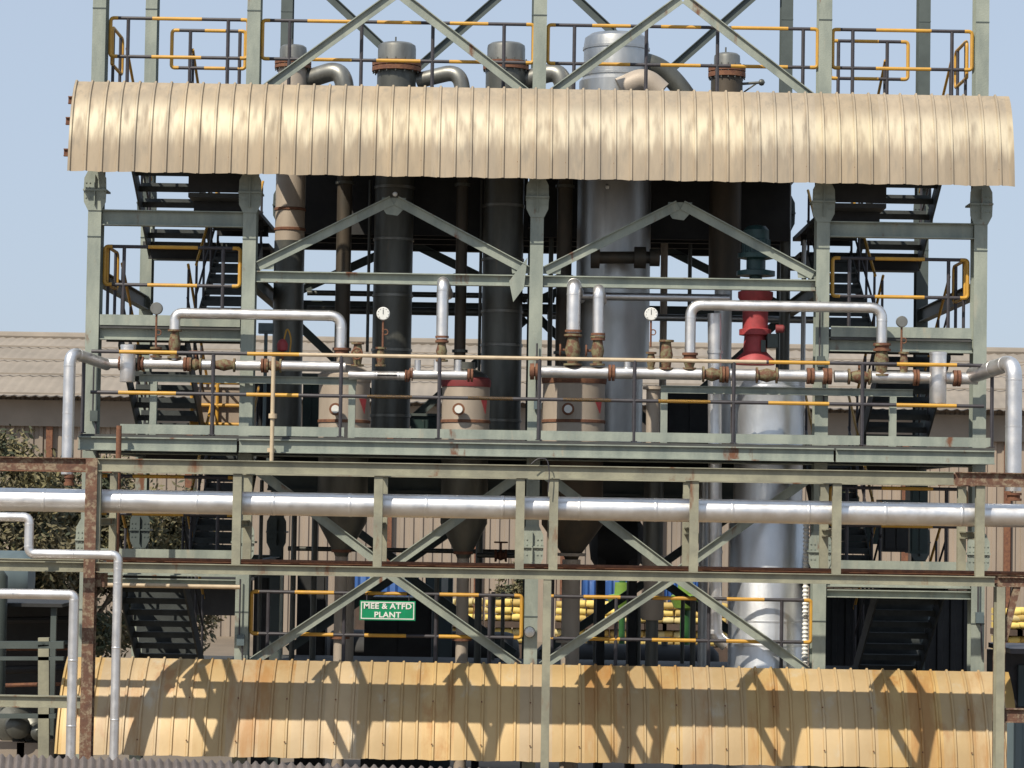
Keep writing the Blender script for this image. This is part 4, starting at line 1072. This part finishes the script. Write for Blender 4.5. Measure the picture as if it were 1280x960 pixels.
silver('left silver riser standing at the end of the deck', [(134, 456, YM), (87.5, 440, 34.9), (87.5, 593, 34.9)], 14.5, rad=.17, flg=((86.5, 600, 34.9, 13, 14),))
silver('right silver riser standing at the end of the deck', [(1216, 469, YM), (1267.5, 452, 34.6), (1267.5, 614, 34.6)], 20, rad=.22, flg=((1267, 621, 34.6, 20, 10),))

# gauges
for x, y, y2, r_, ds, face in ((479, 392, 434, 8.3, 'round white dial gauge in front of the dark column', True), (814, 392.5, 434, 8.3, 'round white dial gauge in front of the separator', True),
                               (195.5, 385.5, 440, 7.8, 'grey backed dial gauge above the left manifold', False), (1127.5, 402, 445, 7.2, 'grey backed dial gauge above the right manifold', False)):
    p = P(x, y, YM - .05); t = thing('pressure_gauge', ds, 'gauge', (p.x, p.y, P(x, y2, YM).z), 'dial gauges on the manifolds')
    rr_ = r_ * UM
    b = MB(); b.lathe([(rr_ * .9, .05), (rr_, .04), (rr_, -.0), (rr_ * .93, -.005)], p, (0, 1, 0), 24); cs = link('case', b, m_cap if not face else m_white, t)
    b = MB(); b.lathe([(rr_ * .9, 0), (rr_ * .9, .008)], p + Vector((0, -.014, 0)), (0, 1, 0), 24); fc = link('dial', b, m_white if face else m_cap, t)
    if face:
        b = MB(); b.box(p.x - .004, p.x + .004, p.y - .019, p.y - .0155, p.z - .01, p.z + rr_ * .6)
        for k in range(9):
            a = R(-45 + k * 33.75); b.box(p.x + math.cos(a) * rr_ * .78 - .004, p.x + math.cos(a) * rr_ * .78 + .004, p.y - .019, p.y - .0155, p.z + math.sin(a) * rr_ * .78 - .004, p.z + math.sin(a) * rr_ * .78 + .004)
        link('needle', b, m_glass, fc)
    zz = P(x, y2, YM).z
    b = MB(); b.tube([p + Vector((0, .03, -rr_)), (p.x, p.y + .03, zz)], .014, 8)
    b.tube([(p.x + .03 + math.cos(k * math.pi / 5) * .035, p.y + .03, (p.z * .45 + zz * .55) + math.sin(k * math.pi / 5) * .035) for k in range(10)], .008, 6, closed=True)
    link('siphon', b, m_rustd, t)

# pipe support frames on the deck
for xa, xb, y, legs, ds in ((174, 446, 474.5, (192, 440), 'long left sage green pipe support under the manifold'), (826, 1141, 489, (830, 1116), 'long right sage green pipe support under the manifold')):
    Y = 35.75; zz = P(640, y + (640 - (xa + xb) / 2) * .016, Y).z
    t = thing('pipe_support', ds, 'pipe support', (P(xa, y, Y).x, Y, Z_DECK), 'pipe supports on the deck')
    b = MB(); b.ibeam((P(xa, y, Y).x, Y, zz), (P(xb, y, Y).x, Y, zz), .10, .08); link('beam', b, m_green, t)
    for lx in legs:
        b = MB(); xx = P(lx, 500, Y).x; b.ibeam((xx, Y, Z_DECK), (xx, Y, zz - .051), .09, .09, up=(0, 1, 0)); link('leg', b, m_green, t)
b = MB(); xx = P(341, 500, 34.95).x
b.tube([(xx, 34.95, P(341, 578, 34.95).z), (xx, 34.95, P(341, 446, 34.95).z)], .027, 10); b.lathe([(.055, -.03), (.055, .03)], P(341, 520, 34.95), n=10)
b.box(xx - .06, xx + .02, 34.95, 35.2, P(341, 565, 34.95).z, P(341, 560, 34.95).z)
single('standpipe', b, m_pale, 'thin cream standpipe in front of the deck rail at the left', 'pipe')
vpipe('rusty thin pole standing at the left end under the deck', 147, 7, 532, 700, 35.0, m_rustd, name='support_pole', cat='pole')
# yellow machine behind the left bay deck
p0 = P(240, 478, 39.3); p1 = P(303, 535, 39.3)
t = thing('equipment_cabinet', 'yellow framed cream cabinet on the deck behind the left stairs', 'cabinet', ((p0.x + p1.x) / 2, 39.3, p1.z))
b = MB(); b.box(p0.x, p1.x, 39.35, 39.75, p1.z, p0.z - .06); link('panel', b, m_wall, t)
b = MB()
for xx in (p0.x, (p0.x + p1.x) / 2, p1.x): b.tube([(xx, 39.3, p1.z), (xx, 39.3, p0.z)], .025, 8)
for zz in (p0.z, (p0.z + p1.z) / 2, p1.z + .05): b.tube([(p0.x, 39.3, zz), (p1.x, 39.3, zz)], .025, 8)
link('frame', b, m_yel, t)

# ------------------------------------------------------------------ pipe rack in front
YK, YK2 = 32.92, 34.25
YP = 33.18
rk = thing('pipe_rack', 'weathered steel pipe rack crossing in front of the plant with rusty posts', 'pipe rack', (P(115, 700, YK).x, YK, GZ))
zu0, zu1 = zc(597.5, YK), zc(581, YK)
zl0, zl1 = zc(723.5, YK), zc(711, YK)


def chan(p, q, h, fl, t=.011):
    b = MB(); b.ext([(fl, -h / 2), (fl, -h / 2 + t), (t, -h / 2 + t), (t, h / 2 - t), (fl, h / 2 - t), (fl, h / 2), (0, h / 2), (0, -h / 2)], p, q); return b


xL, xR = P(122, 590, YK).x, P(1192, 590, YK).x
XE0, XE1 = P(-60, 590, YK).x, P(1345, 590, YK).x
for Y in (YK, YK2):
    for (a_, c_, mm) in ((XE0, xL - .02, m_rust if Y == YK else m_rustd), (xL, xR, m_rack), (xR + .02, XE1, m_rust)):
        link('upper_chord', chan((a_, Y, (zu0 + zu1) / 2), (c_, Y, (zu0 + zu1) / 2), zu1 - zu0, .06), mm, rk)
    for (a_, c_, mm) in ((XE0, xL - .1, m_rack), (xL - .06, P(1243, 720, YK).x, m_rack if Y == YK else m_rustd), (P(1247, 720, YK).x, XE1, m_rust)):
        link('lower_chord', chan((a_, Y, (zl0 + zl1) / 2), (c_, Y, (zl0 + zl1) / 2), zl1 - zl0, .06), mm, rk)
px = [121, 296, 472.5, 650, 692, 867.5, 1046, 1225]
for x in px:
    xx = P(x, 650, YK).x
    for Y in (YK + .02, YK2 + .02):
        b = MB(); b.ibeam((xx, Y, zl1 + .001), (xx, Y, zu0 - .001), .10, .105 if x != 121 else .085, up=(0, 1, 0)); link('post', b, m_rack, rk)
    b = MB(); zz = zc(655, YP); b.ibeam((xx, YK + .075, zz - .055), (xx, YK2 - .035, zz - .055), .09, .07); link('cross_member', b, m_rack, rk)
    for zz in ((zl0 + zl1) / 2, (zu0 + zu1) / 2):
        b = MB(); b.ibeam((xx, YK + .02, zz - .005), (xx, YK2 - .07, zz - .005), .09, .07); link('cross_member', b, m_rustd, rk)
# supports to the ground
for x, w, mm, Yq in ((111, .14, m_rust, YK + .02), (111, .14, m_rust, YK2), (1249, .10, m_rack, YK), (1249, .12, m_rust, YK2), (683, .095, m_rack, YK + .05)):
    xx = P(x, 800, Yq).x
    top = zu1 if x == 111 else zl0 - .002
    b = MB(); b.ibeam((xx, Yq, GZ), (xx, Yq, top), .2, w, up=(0, 1, 0)); link('column', b, mm, rk)
p = P(1254, 802, YK); q = P(1271, 733, YK)
b = MB(); b.ext([(-.04, -.04), (.04, -.04), (.04, .04), (-.04, .04)], p, q); link('knee_brace', b, m_rust, rk)
b = MB(); b.box(P(113, 725, YK).x, P(130, 725, YK).x, YK + .03, YK + .3, zc(742, YK), zc(725, YK)); link('bracket', b, m_rust, rk)
a, c = P(-60, 875, YK - .02), P(107, 875, YK - .02); c.z = a.z
b = MB(); b.ibeam((a.x, YK - .02, a.z), (c.x, YK - .02, a.z), .145, .09); link('cross_beam', b, m_rack, rk)
a, c = P(1252, 894, YK - .02), P(1345, 894, YK - .02); c.z = a.z
b = MB(); b.ibeam((a.x, YK - .02, a.z), (c.x, YK - .02, a.z), .17, .09); link('cross_beam', b, m_rust, rk)

# pipes on the rack
b = MB(); b.tube([(P(126, 630, YP + .25).x, YP + .25, zc(634.5, YP + .25)), (P(1350, 630, YP + .25).x, YP + .25, zc(634.5, YP + .25))], .10, 20)  # added pipe, hidden behind the main one to thicken its shadow band
single('silver_pipe', b, m_alud, 'slimmer silver pipe added behind the big main pipe to widen its shadow', 'pipe', 'silver clad pipes')
za = zc(634.5, YP); rB = .142
b = MB(); xa, xb = P(-70, 630, YP).x, P(1350, 630, YP).x
b.tube([(xa, YP, za), (xb, YP, za)], rB, 32)
x = xa + .3
while x < xb:
    b.lathe([(rB * 1.001, -.02), (rB * 1.018, -.016), (rB * 1.018, .016), (rB * 1.001, .02)], (x, YP, za), (1, 0, 0), 32); x += .93
single('silver_pipe', b, m_alu, 'big silver clad main pipe running full width along the pipe rack', 'pipe', 'silver clad pipes')
b = MB(); zz = zl1 + .03; b.tube([(xL - .1, YP + .42, zz), (XE1, YP + .42, zz)], .022, 8); single('conduit', b, m_rustd, 'thin brown conduit lying along the lower rack beam', 'conduit')
silver('thin silver pipe stepping down in front of the tree at left', [(-60, 645, 32.55), (37, 645, 32.55), (37, 692, 32.55), (148, 693, 32.55), (145, 720, 32.55), (143, 990, 32.55)], 11.5, rad=.08)
silver('silver pipe entering at left and turning down beside the rusty column', [(-60, 741, 32.45), (93, 741, 32.45), (93, 990, 32.45)], 12.5, rad=.06)
Y = 35.3; a, c = P(132, 731, Y), P(300, 733, Y); c.z = a.z
b = MB(); b.tube([a, c], .03, 10); single('horizontal_pipe', b, m_pale, 'pale thin pipe crossing low in the left stair bay', 'pipe', 'pipe runs inside the plant')
b = MB(); p = P(664, 582, YK)
b.tube(fillet([P(664, 580, YK - .12), P(672, 573, YK - .12), P(684, 573, YK - .12), P(687, 590, YK - .12), P(685, 615, YK - .12)], .08), .007, 6)
single('loose_cable', b, m_dark, 'thin loose cable looped over the upper rack beam', 'cable')

# ------------------------------------------------------------------ foreground roof, sheds and clutter at the edges
A, B_, C_, D_ = P(-40, 943, 25), P(620, 962, 22.5), P(660, 1100, 18), P(-60, 1100, 19)
mb = MB(); nn = 300; mm2 = 8; vs = []
for j in range(mm2 + 1):
    for i in range(nn + 1):
        f, h = i / nn, j / mm2
        q = (A.lerp(B_, f)).lerp(D_.lerp(C_, f), h); vs.append((q.x, q.y, q.z + .018 * math.sin(i * 2 * math.pi / 5)))
mb.add(vs, [(j * (nn + 1) + i, j * (nn + 1) + i + 1, (j + 1) * (nn + 1) + i + 1, (j + 1) * (nn + 1) + i) for j in range(mm2) for i in range(nn)])
fg = thing('shed', 'grey brown corrugated shed roof at the bottom left corner', 'building', (A.x, 22, GZ)); link('roof', mb, m_froof, fg)
mb = MB()
for p, q in ((A, B_), (B_, C_), (D_, A)):
    mb.add([(p.x, p.y + .02, p.z - .06), (q.x, q.y + .02, q.z - .06), (q.x, q.y + .02, GZ), (p.x, p.y + .02, GZ)], [(0, 1, 2, 3)])
link('wall', mb, m_wall, fg)

# dark pump house at the right edge
a = P(1257, 903, 35.0); e0 = a.x
t = thing('pump_house', 'blue grey sheet pump house at the lower right corner', 'building', (e0 + 1.5, 35.5, GZ))
link('wall', corr_wall(e0, e0 + 3, 34.9, GZ, P(1257, 903, 34.9).z, .2, .03), m_bgrey, t, smooth=False)
b = MB(); b.box(e0 + .05, e0 + 3, 36.6, 36.7, GZ, P(1257, 812, 36.6).z); link('rear_wall', b, m_dark, t)
b = MB(); b.box(e0 + .05, e0 + 3, 34.98, 36.59, P(1257, 812, 36).z, P(1257, 806, 36).z); link('roof', b, m_dark, t)
b = MB(); q = P(1276, 855, 36.5); b.box(q.x - .03, q.x + .2, 36.5, 36.58, q.z - .3, q.z + .25); link('panel', b, m_bgrey, t)

# left bottom corner: pump frame, tank, log
t = thing('steel_trestle', 'grey green steel frame over dark pumps left of the ochre canopy', 'steel frame', (P(40, 880, 38).x, 38, GZ))
for (x0_, y0_, x1_, y1_, w_) in ((-40, 806, 80, 806, .1), (-40, 823, 80, 823, .05), (55, 797, 55, 960, .15), (-40, 895, 70, 895, .06)):
    p, q = P(x0_, y0_, 38), P(x1_, y1_, 38)
    b = MB(); b.ext([(-.05, -w_ / 2), (.05, -w_ / 2), (.05, w_ / 2), (-.05, w_ / 2)], p, q, up=(0, 0, 1) if y0_ == y1_ else (1, 0, 0)); link('member', b, m_gdark if w_ < .12 else m_rack, t)
for i, (x, y, rr_, ds) in enumerate(((18, 905, .28, 'dark round pump housing nearest the left edge'), (44, 912, .2, 'small dark pump housing beside the ochre canopy'))):
    p = P(x, y, 38.6); t = thing('pump', ds, 'pump', (p.x, 38.6, GZ), 'pumps in the left corner')
    b = MB(); b.lathe([(rr_ * .5, -.5), (rr_, -.45), (rr_, .1), (rr_ * .6, .15), (rr_ * .6, .5), (rr_ * .3, .55)], p, (.3, -1, 0), 22); link('housing', b, m_steel, t)
    b = MB(); b.box(p.x - .2, p.x + .2, 38.3, 39.0, GZ, p.z - rr_ * .8); link('plinth', b, m_wall, t)
b = MB(); p = P(-6, 760, 39); b.lathe([(.17, GZ), (.17, p.z + .45), (.1, p.z + .55), (.03, p.z + .58)], (p.x, 39, 0)); single('tank', b, m_gdark, 'dark narrow tank cut off by the left photo edge', 'tank')
b = MB(); p = P(2, 722, 50); b.lathe([(.001, -1.2), (.45, -1.1), (.5, 0), (.5, 1.), (.4, 1.15), (.001, 1.2)], (p.x - .6, 50, p.z), (1, 0, 0)); b.box(p.x - 1.2, p.x + .2, 49.8, 50.2, GZ, p.z - .4)
single('tank', b, m_bgrey, 'blue grey horizontal tank in front of the trees at left', 'tank')
b = MB(); b.tube([P(38, 768, 44), P(60, 760, 44), P(88, 753, 44)], .06, 10, rr=[.09, .07, .05]); b.tube([P(50, 764, 44), P(44, 900, 44)], .05, 8)
single('log', b, m_bark, 'bare pale log propped up below the trees at left', 'log')
q = P(45, 880, 41.5); zt = P(45, 752, 41.5).z
t = thing('open_shed', 'dark open fronted shed added to shade the pumps in the left corner', 'shed', (q.x - .9, 40.5, GZ))
b = MB(); b.box(q.x - 2.5, q.x + .72, 41.5, 41.6, GZ, zt); link('rear_wall', b, m_black, t)
b = MB(); b.box(q.x - 2.6, q.x + .74, 39.2, 41.7, zt + .01, zt + .06); link('roof', b, m_black, t)  # roof added to keep the sun off the rear wall
for xx in (q.x - 2.4, q.x + .6):
    b = MB(); b.box(xx - .04, xx + .04, 39.3, 39.38, GZ, zt); link('post', b, m_gdark, t)

# ------------------------------------------------------------------ dark plant room contents, partly added to darken the space behind the columns
def cabinet(label, x0, x1, y0, Y, m, zb=GZ, dep=.5, plate=None, y1=None):
    a = P(x0, y0, Y); c = P(x1, y0, Y); zb = P((x0 + x1) / 2, y1, Y).z if y1 else zb
    t = thing('cabinet', label, 'cabinet', ((a.x + c.x) / 2, Y + dep / 2, zb), 'cabinets inside the plant')
    b = MB(); b.box(a.x, c.x, Y, Y + dep, zb, a.z); link('body', b, m, t)
    b = MB(); b.box(a.x - .03, c.x + .03, Y - .04, Y + dep + .03, a.z + .002, a.z + .04); link('top_cover', b, m_gdark, t)
    b = MB(); mid = (a.x + c.x) / 2; b.box(a.x + .03, mid - .01, Y - .018, Y - .002, zb + .05, a.z - .05); link('door', b, m, t)
    b = MB(); b.box(mid + .01, c.x - .03, Y - .018, Y - .002, zb + .05, a.z - .05); link('door', b, m, t)
    if plate:
        p, q = P(plate[0], plate[1], Y), P(plate[2], plate[3], Y)
        b = MB(); b.box(p.x, q.x, Y - .026, Y - .019, q.z, p.z); link('plate', b, m_white, t)


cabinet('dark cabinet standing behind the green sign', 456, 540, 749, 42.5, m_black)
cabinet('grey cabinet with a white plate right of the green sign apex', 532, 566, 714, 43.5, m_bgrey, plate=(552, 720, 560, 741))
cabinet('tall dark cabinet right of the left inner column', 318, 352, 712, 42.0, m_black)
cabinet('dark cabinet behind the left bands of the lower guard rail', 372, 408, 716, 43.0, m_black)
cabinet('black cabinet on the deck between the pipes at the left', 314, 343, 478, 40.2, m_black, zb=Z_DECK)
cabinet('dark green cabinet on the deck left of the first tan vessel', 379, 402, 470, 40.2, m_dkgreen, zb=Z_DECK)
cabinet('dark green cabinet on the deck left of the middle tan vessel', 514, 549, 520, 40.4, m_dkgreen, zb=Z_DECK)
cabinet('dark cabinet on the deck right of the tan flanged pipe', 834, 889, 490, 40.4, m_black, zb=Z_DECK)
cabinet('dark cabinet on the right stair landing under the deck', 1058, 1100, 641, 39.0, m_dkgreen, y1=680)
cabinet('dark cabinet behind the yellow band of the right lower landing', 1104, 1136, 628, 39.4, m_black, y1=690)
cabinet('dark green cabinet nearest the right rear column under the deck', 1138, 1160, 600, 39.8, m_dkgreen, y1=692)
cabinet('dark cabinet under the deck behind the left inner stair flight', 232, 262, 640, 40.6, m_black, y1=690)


def htank(label, x0, x1, yc, r_, Y, m, legs=True):
    a = P(x0, yc + (x0 - 640) * .016, Y); c = P(x1, yc + (x1 - 640) * .016, Y); L_ = c.x - a.x
    t = thing('horizontal_tank', label, 'tank', ((a.x + c.x) / 2, Y, GZ), 'dark horizontal tanks inside the plant')
    b = MB(); b.lathe([(.001, 0), (r_ * .6, .03), (r_ * .93, .12), (r_, .22), (r_, L_ - .22), (r_ * .93, L_ - .12), (r_ * .6, L_ - .03), (.001, L_)], a, (1, 0, 0), 24); sh = link('shell', b, m, t)
    b = MB()
    for f in (.3, .7): b.lathe([(r_ * .18, r_ * .9), (r_ * .18, r_ * 1.3), (r_ * .3, r_ * 1.3), (r_ * .3, r_ * 1.4)], a + Vector((L_ * f, 0, 0)), n=14)
    link('nozzles', b, m_steel, sh)
    for f in (.22, .78):
        b = MB(); b.box(a.x + L_ * f - .06, a.x + L_ * f + .06, Y - r_ * .8, Y + r_ * .8, GZ, a.z - r_ * .5); link('saddle', b, m_black, t)


htank('dark horizontal tank added to fill the shade under the green sign', 405, 650, 818, .36, 44, m_black)
htank('dark horizontal tank added to fill the shade under the lime hoppers', 668, 900, 826, .30, 44, m_black)
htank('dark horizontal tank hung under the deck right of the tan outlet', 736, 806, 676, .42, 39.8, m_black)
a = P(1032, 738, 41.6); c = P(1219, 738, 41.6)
t = thing('enclosure', 'black sheet enclosure added to darken the bay behind the right stairs', 'enclosure', ((a.x + c.x) / 2, 41.6, GZ))
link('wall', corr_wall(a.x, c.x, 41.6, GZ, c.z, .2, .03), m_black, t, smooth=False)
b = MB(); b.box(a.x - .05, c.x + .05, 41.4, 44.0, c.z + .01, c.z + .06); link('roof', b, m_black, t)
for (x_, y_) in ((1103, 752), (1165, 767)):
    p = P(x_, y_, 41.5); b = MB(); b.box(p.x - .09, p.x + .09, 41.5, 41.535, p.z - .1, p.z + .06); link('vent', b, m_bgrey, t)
a = P(228, 724, 52); c = P(318, 724, 52); zb = P(270, 768, 52).z
t = thing('lean_to', 'dark lean-to roof seen beside the left lower stairs', 'lean-to', ((a.x + c.x) / 2, 52, GZ))
b = MB(); b.box(a.x, c.x, 51.6, 51.7, zb, c.z); link('fascia', b, m_black, t)
b = MB(); b.box(a.x - .1, c.x + .1, 50.9, 54, c.z + .005, c.z + .06); link('roof', b, m_black, t)
for xx in (a.x + .1, c.x - .1):
    b = MB(); b.box(xx - .05, xx + .05, 51.2, 51.3, GZ, c.z); link('post', b, m_rustd, t)
for i, (y_, rr_, m_) in enumerate(((803, .03, m_bgrey), (812, .02, m_rustd), (776, .05, m_black), (838, .06, m_black), (858, .03, m_rustd))):
    p, q = P(-40, y_, 40.8 - .2 * i), P(108, y_ - i, 40.8 - .2 * i); b = MB(); b.tube([p, q], rr_, 8)
    single('horizontal_pipe', b, m_, ['blue grey', 'thin rusty', 'thick black upper', 'thick black lower', 'low rusty'][i] + ' pipe run in the dark left corner', 'pipe', 'pipe runs in the left corner')

for x_, y_, Y_, ds in ((662, 790, 35.86, 'round white lamp fixed low on the middle column'), (494, 243, 35.9, 'small white lamp near the left brace apex under the canopy'), (759, 234, 37.3, 'small white lamp on the separator under the canopy')):
    p = P(x_, y_, Y_); rr_ = .075 if y_ > 700 else .035
    t = thing('bulkhead_lamp', ds, 'lamp', (p.x, Y_, p.z - rr_))
    b = MB(); b.lathe([(rr_ * .9, .02), (rr_, 0), (rr_, -.03), (rr_ * .8, -.035)], p, (0, 1, 0), 18); link('housing', b, m_dark, t)
    b = MB(); b.lathe([(rr_ * .92, -.036), (rr_ * .8, -.065), (rr_ * .4, -.085), (.001, -.09)], p, (0, 1, 0), 18); link('cover', b, m_white, t)

# ------------------------------------------------------------------ light
EL, AZ = R(47), R(34)
sd = Vector((-math.sin(AZ) * math.cos(EL), -math.cos(AZ) * math.cos(EL), math.sin(EL)))
sl = bpy.data.lights.new('sun', 'SUN'); so = bpy.data.objects.new('sun', sl); COL.objects.link(so)
sl.energy = 4.4; sl.angle = R(.5); sl.color = (1.0, .915, .78)
so.rotation_euler = (-sd).to_track_quat('-Z', 'Y').to_euler(); so.location = (-10, -20, 30)
w = bpy.data.worlds.new('World'); sc.world = w; w.use_nodes = True
nt = w.node_tree; sky = nt.nodes.new('ShaderNodeTexSky'); sky.sky_type = 'NISHITA'; sky.sun_disc = False
sky.sun_elevation = EL; sky.sun_rotation = R(180) + AZ; sky.air_density = 1.0; sky.dust_density = 1.3; sky.ozone_density = 1.6
hs = nt.nodes.new('ShaderNodeHueSaturation'); hs.inputs['Saturation'].default_value = .82; hs.inputs['Value'].default_value = 1.0
nt.links.new(sky.outputs[0], hs.inputs['Color']); hz = nt.nodes.new('ShaderNodeMix'); hz.data_type = 'RGBA'; hz.inputs[0].default_value = .75; hz.inputs[7].default_value = (4.35, 5.2, 6.5, 1); nt.links.new(hs.outputs[0], hz.inputs[6]); nt.links.new(hz.outputs[2], nt.nodes['Background'].inputs[0]); nt.nodes['Background'].inputs[1].default_value = .108
vs_ = sc.view_settings; vs_.view_transform = 'Standard'; vs_.look = 'None'; vs_.exposure = .15; vs_.gamma = 1; vs_.use_curve_mapping = False
for o in COL.objects:
    if '_w' in o: del o['_w']
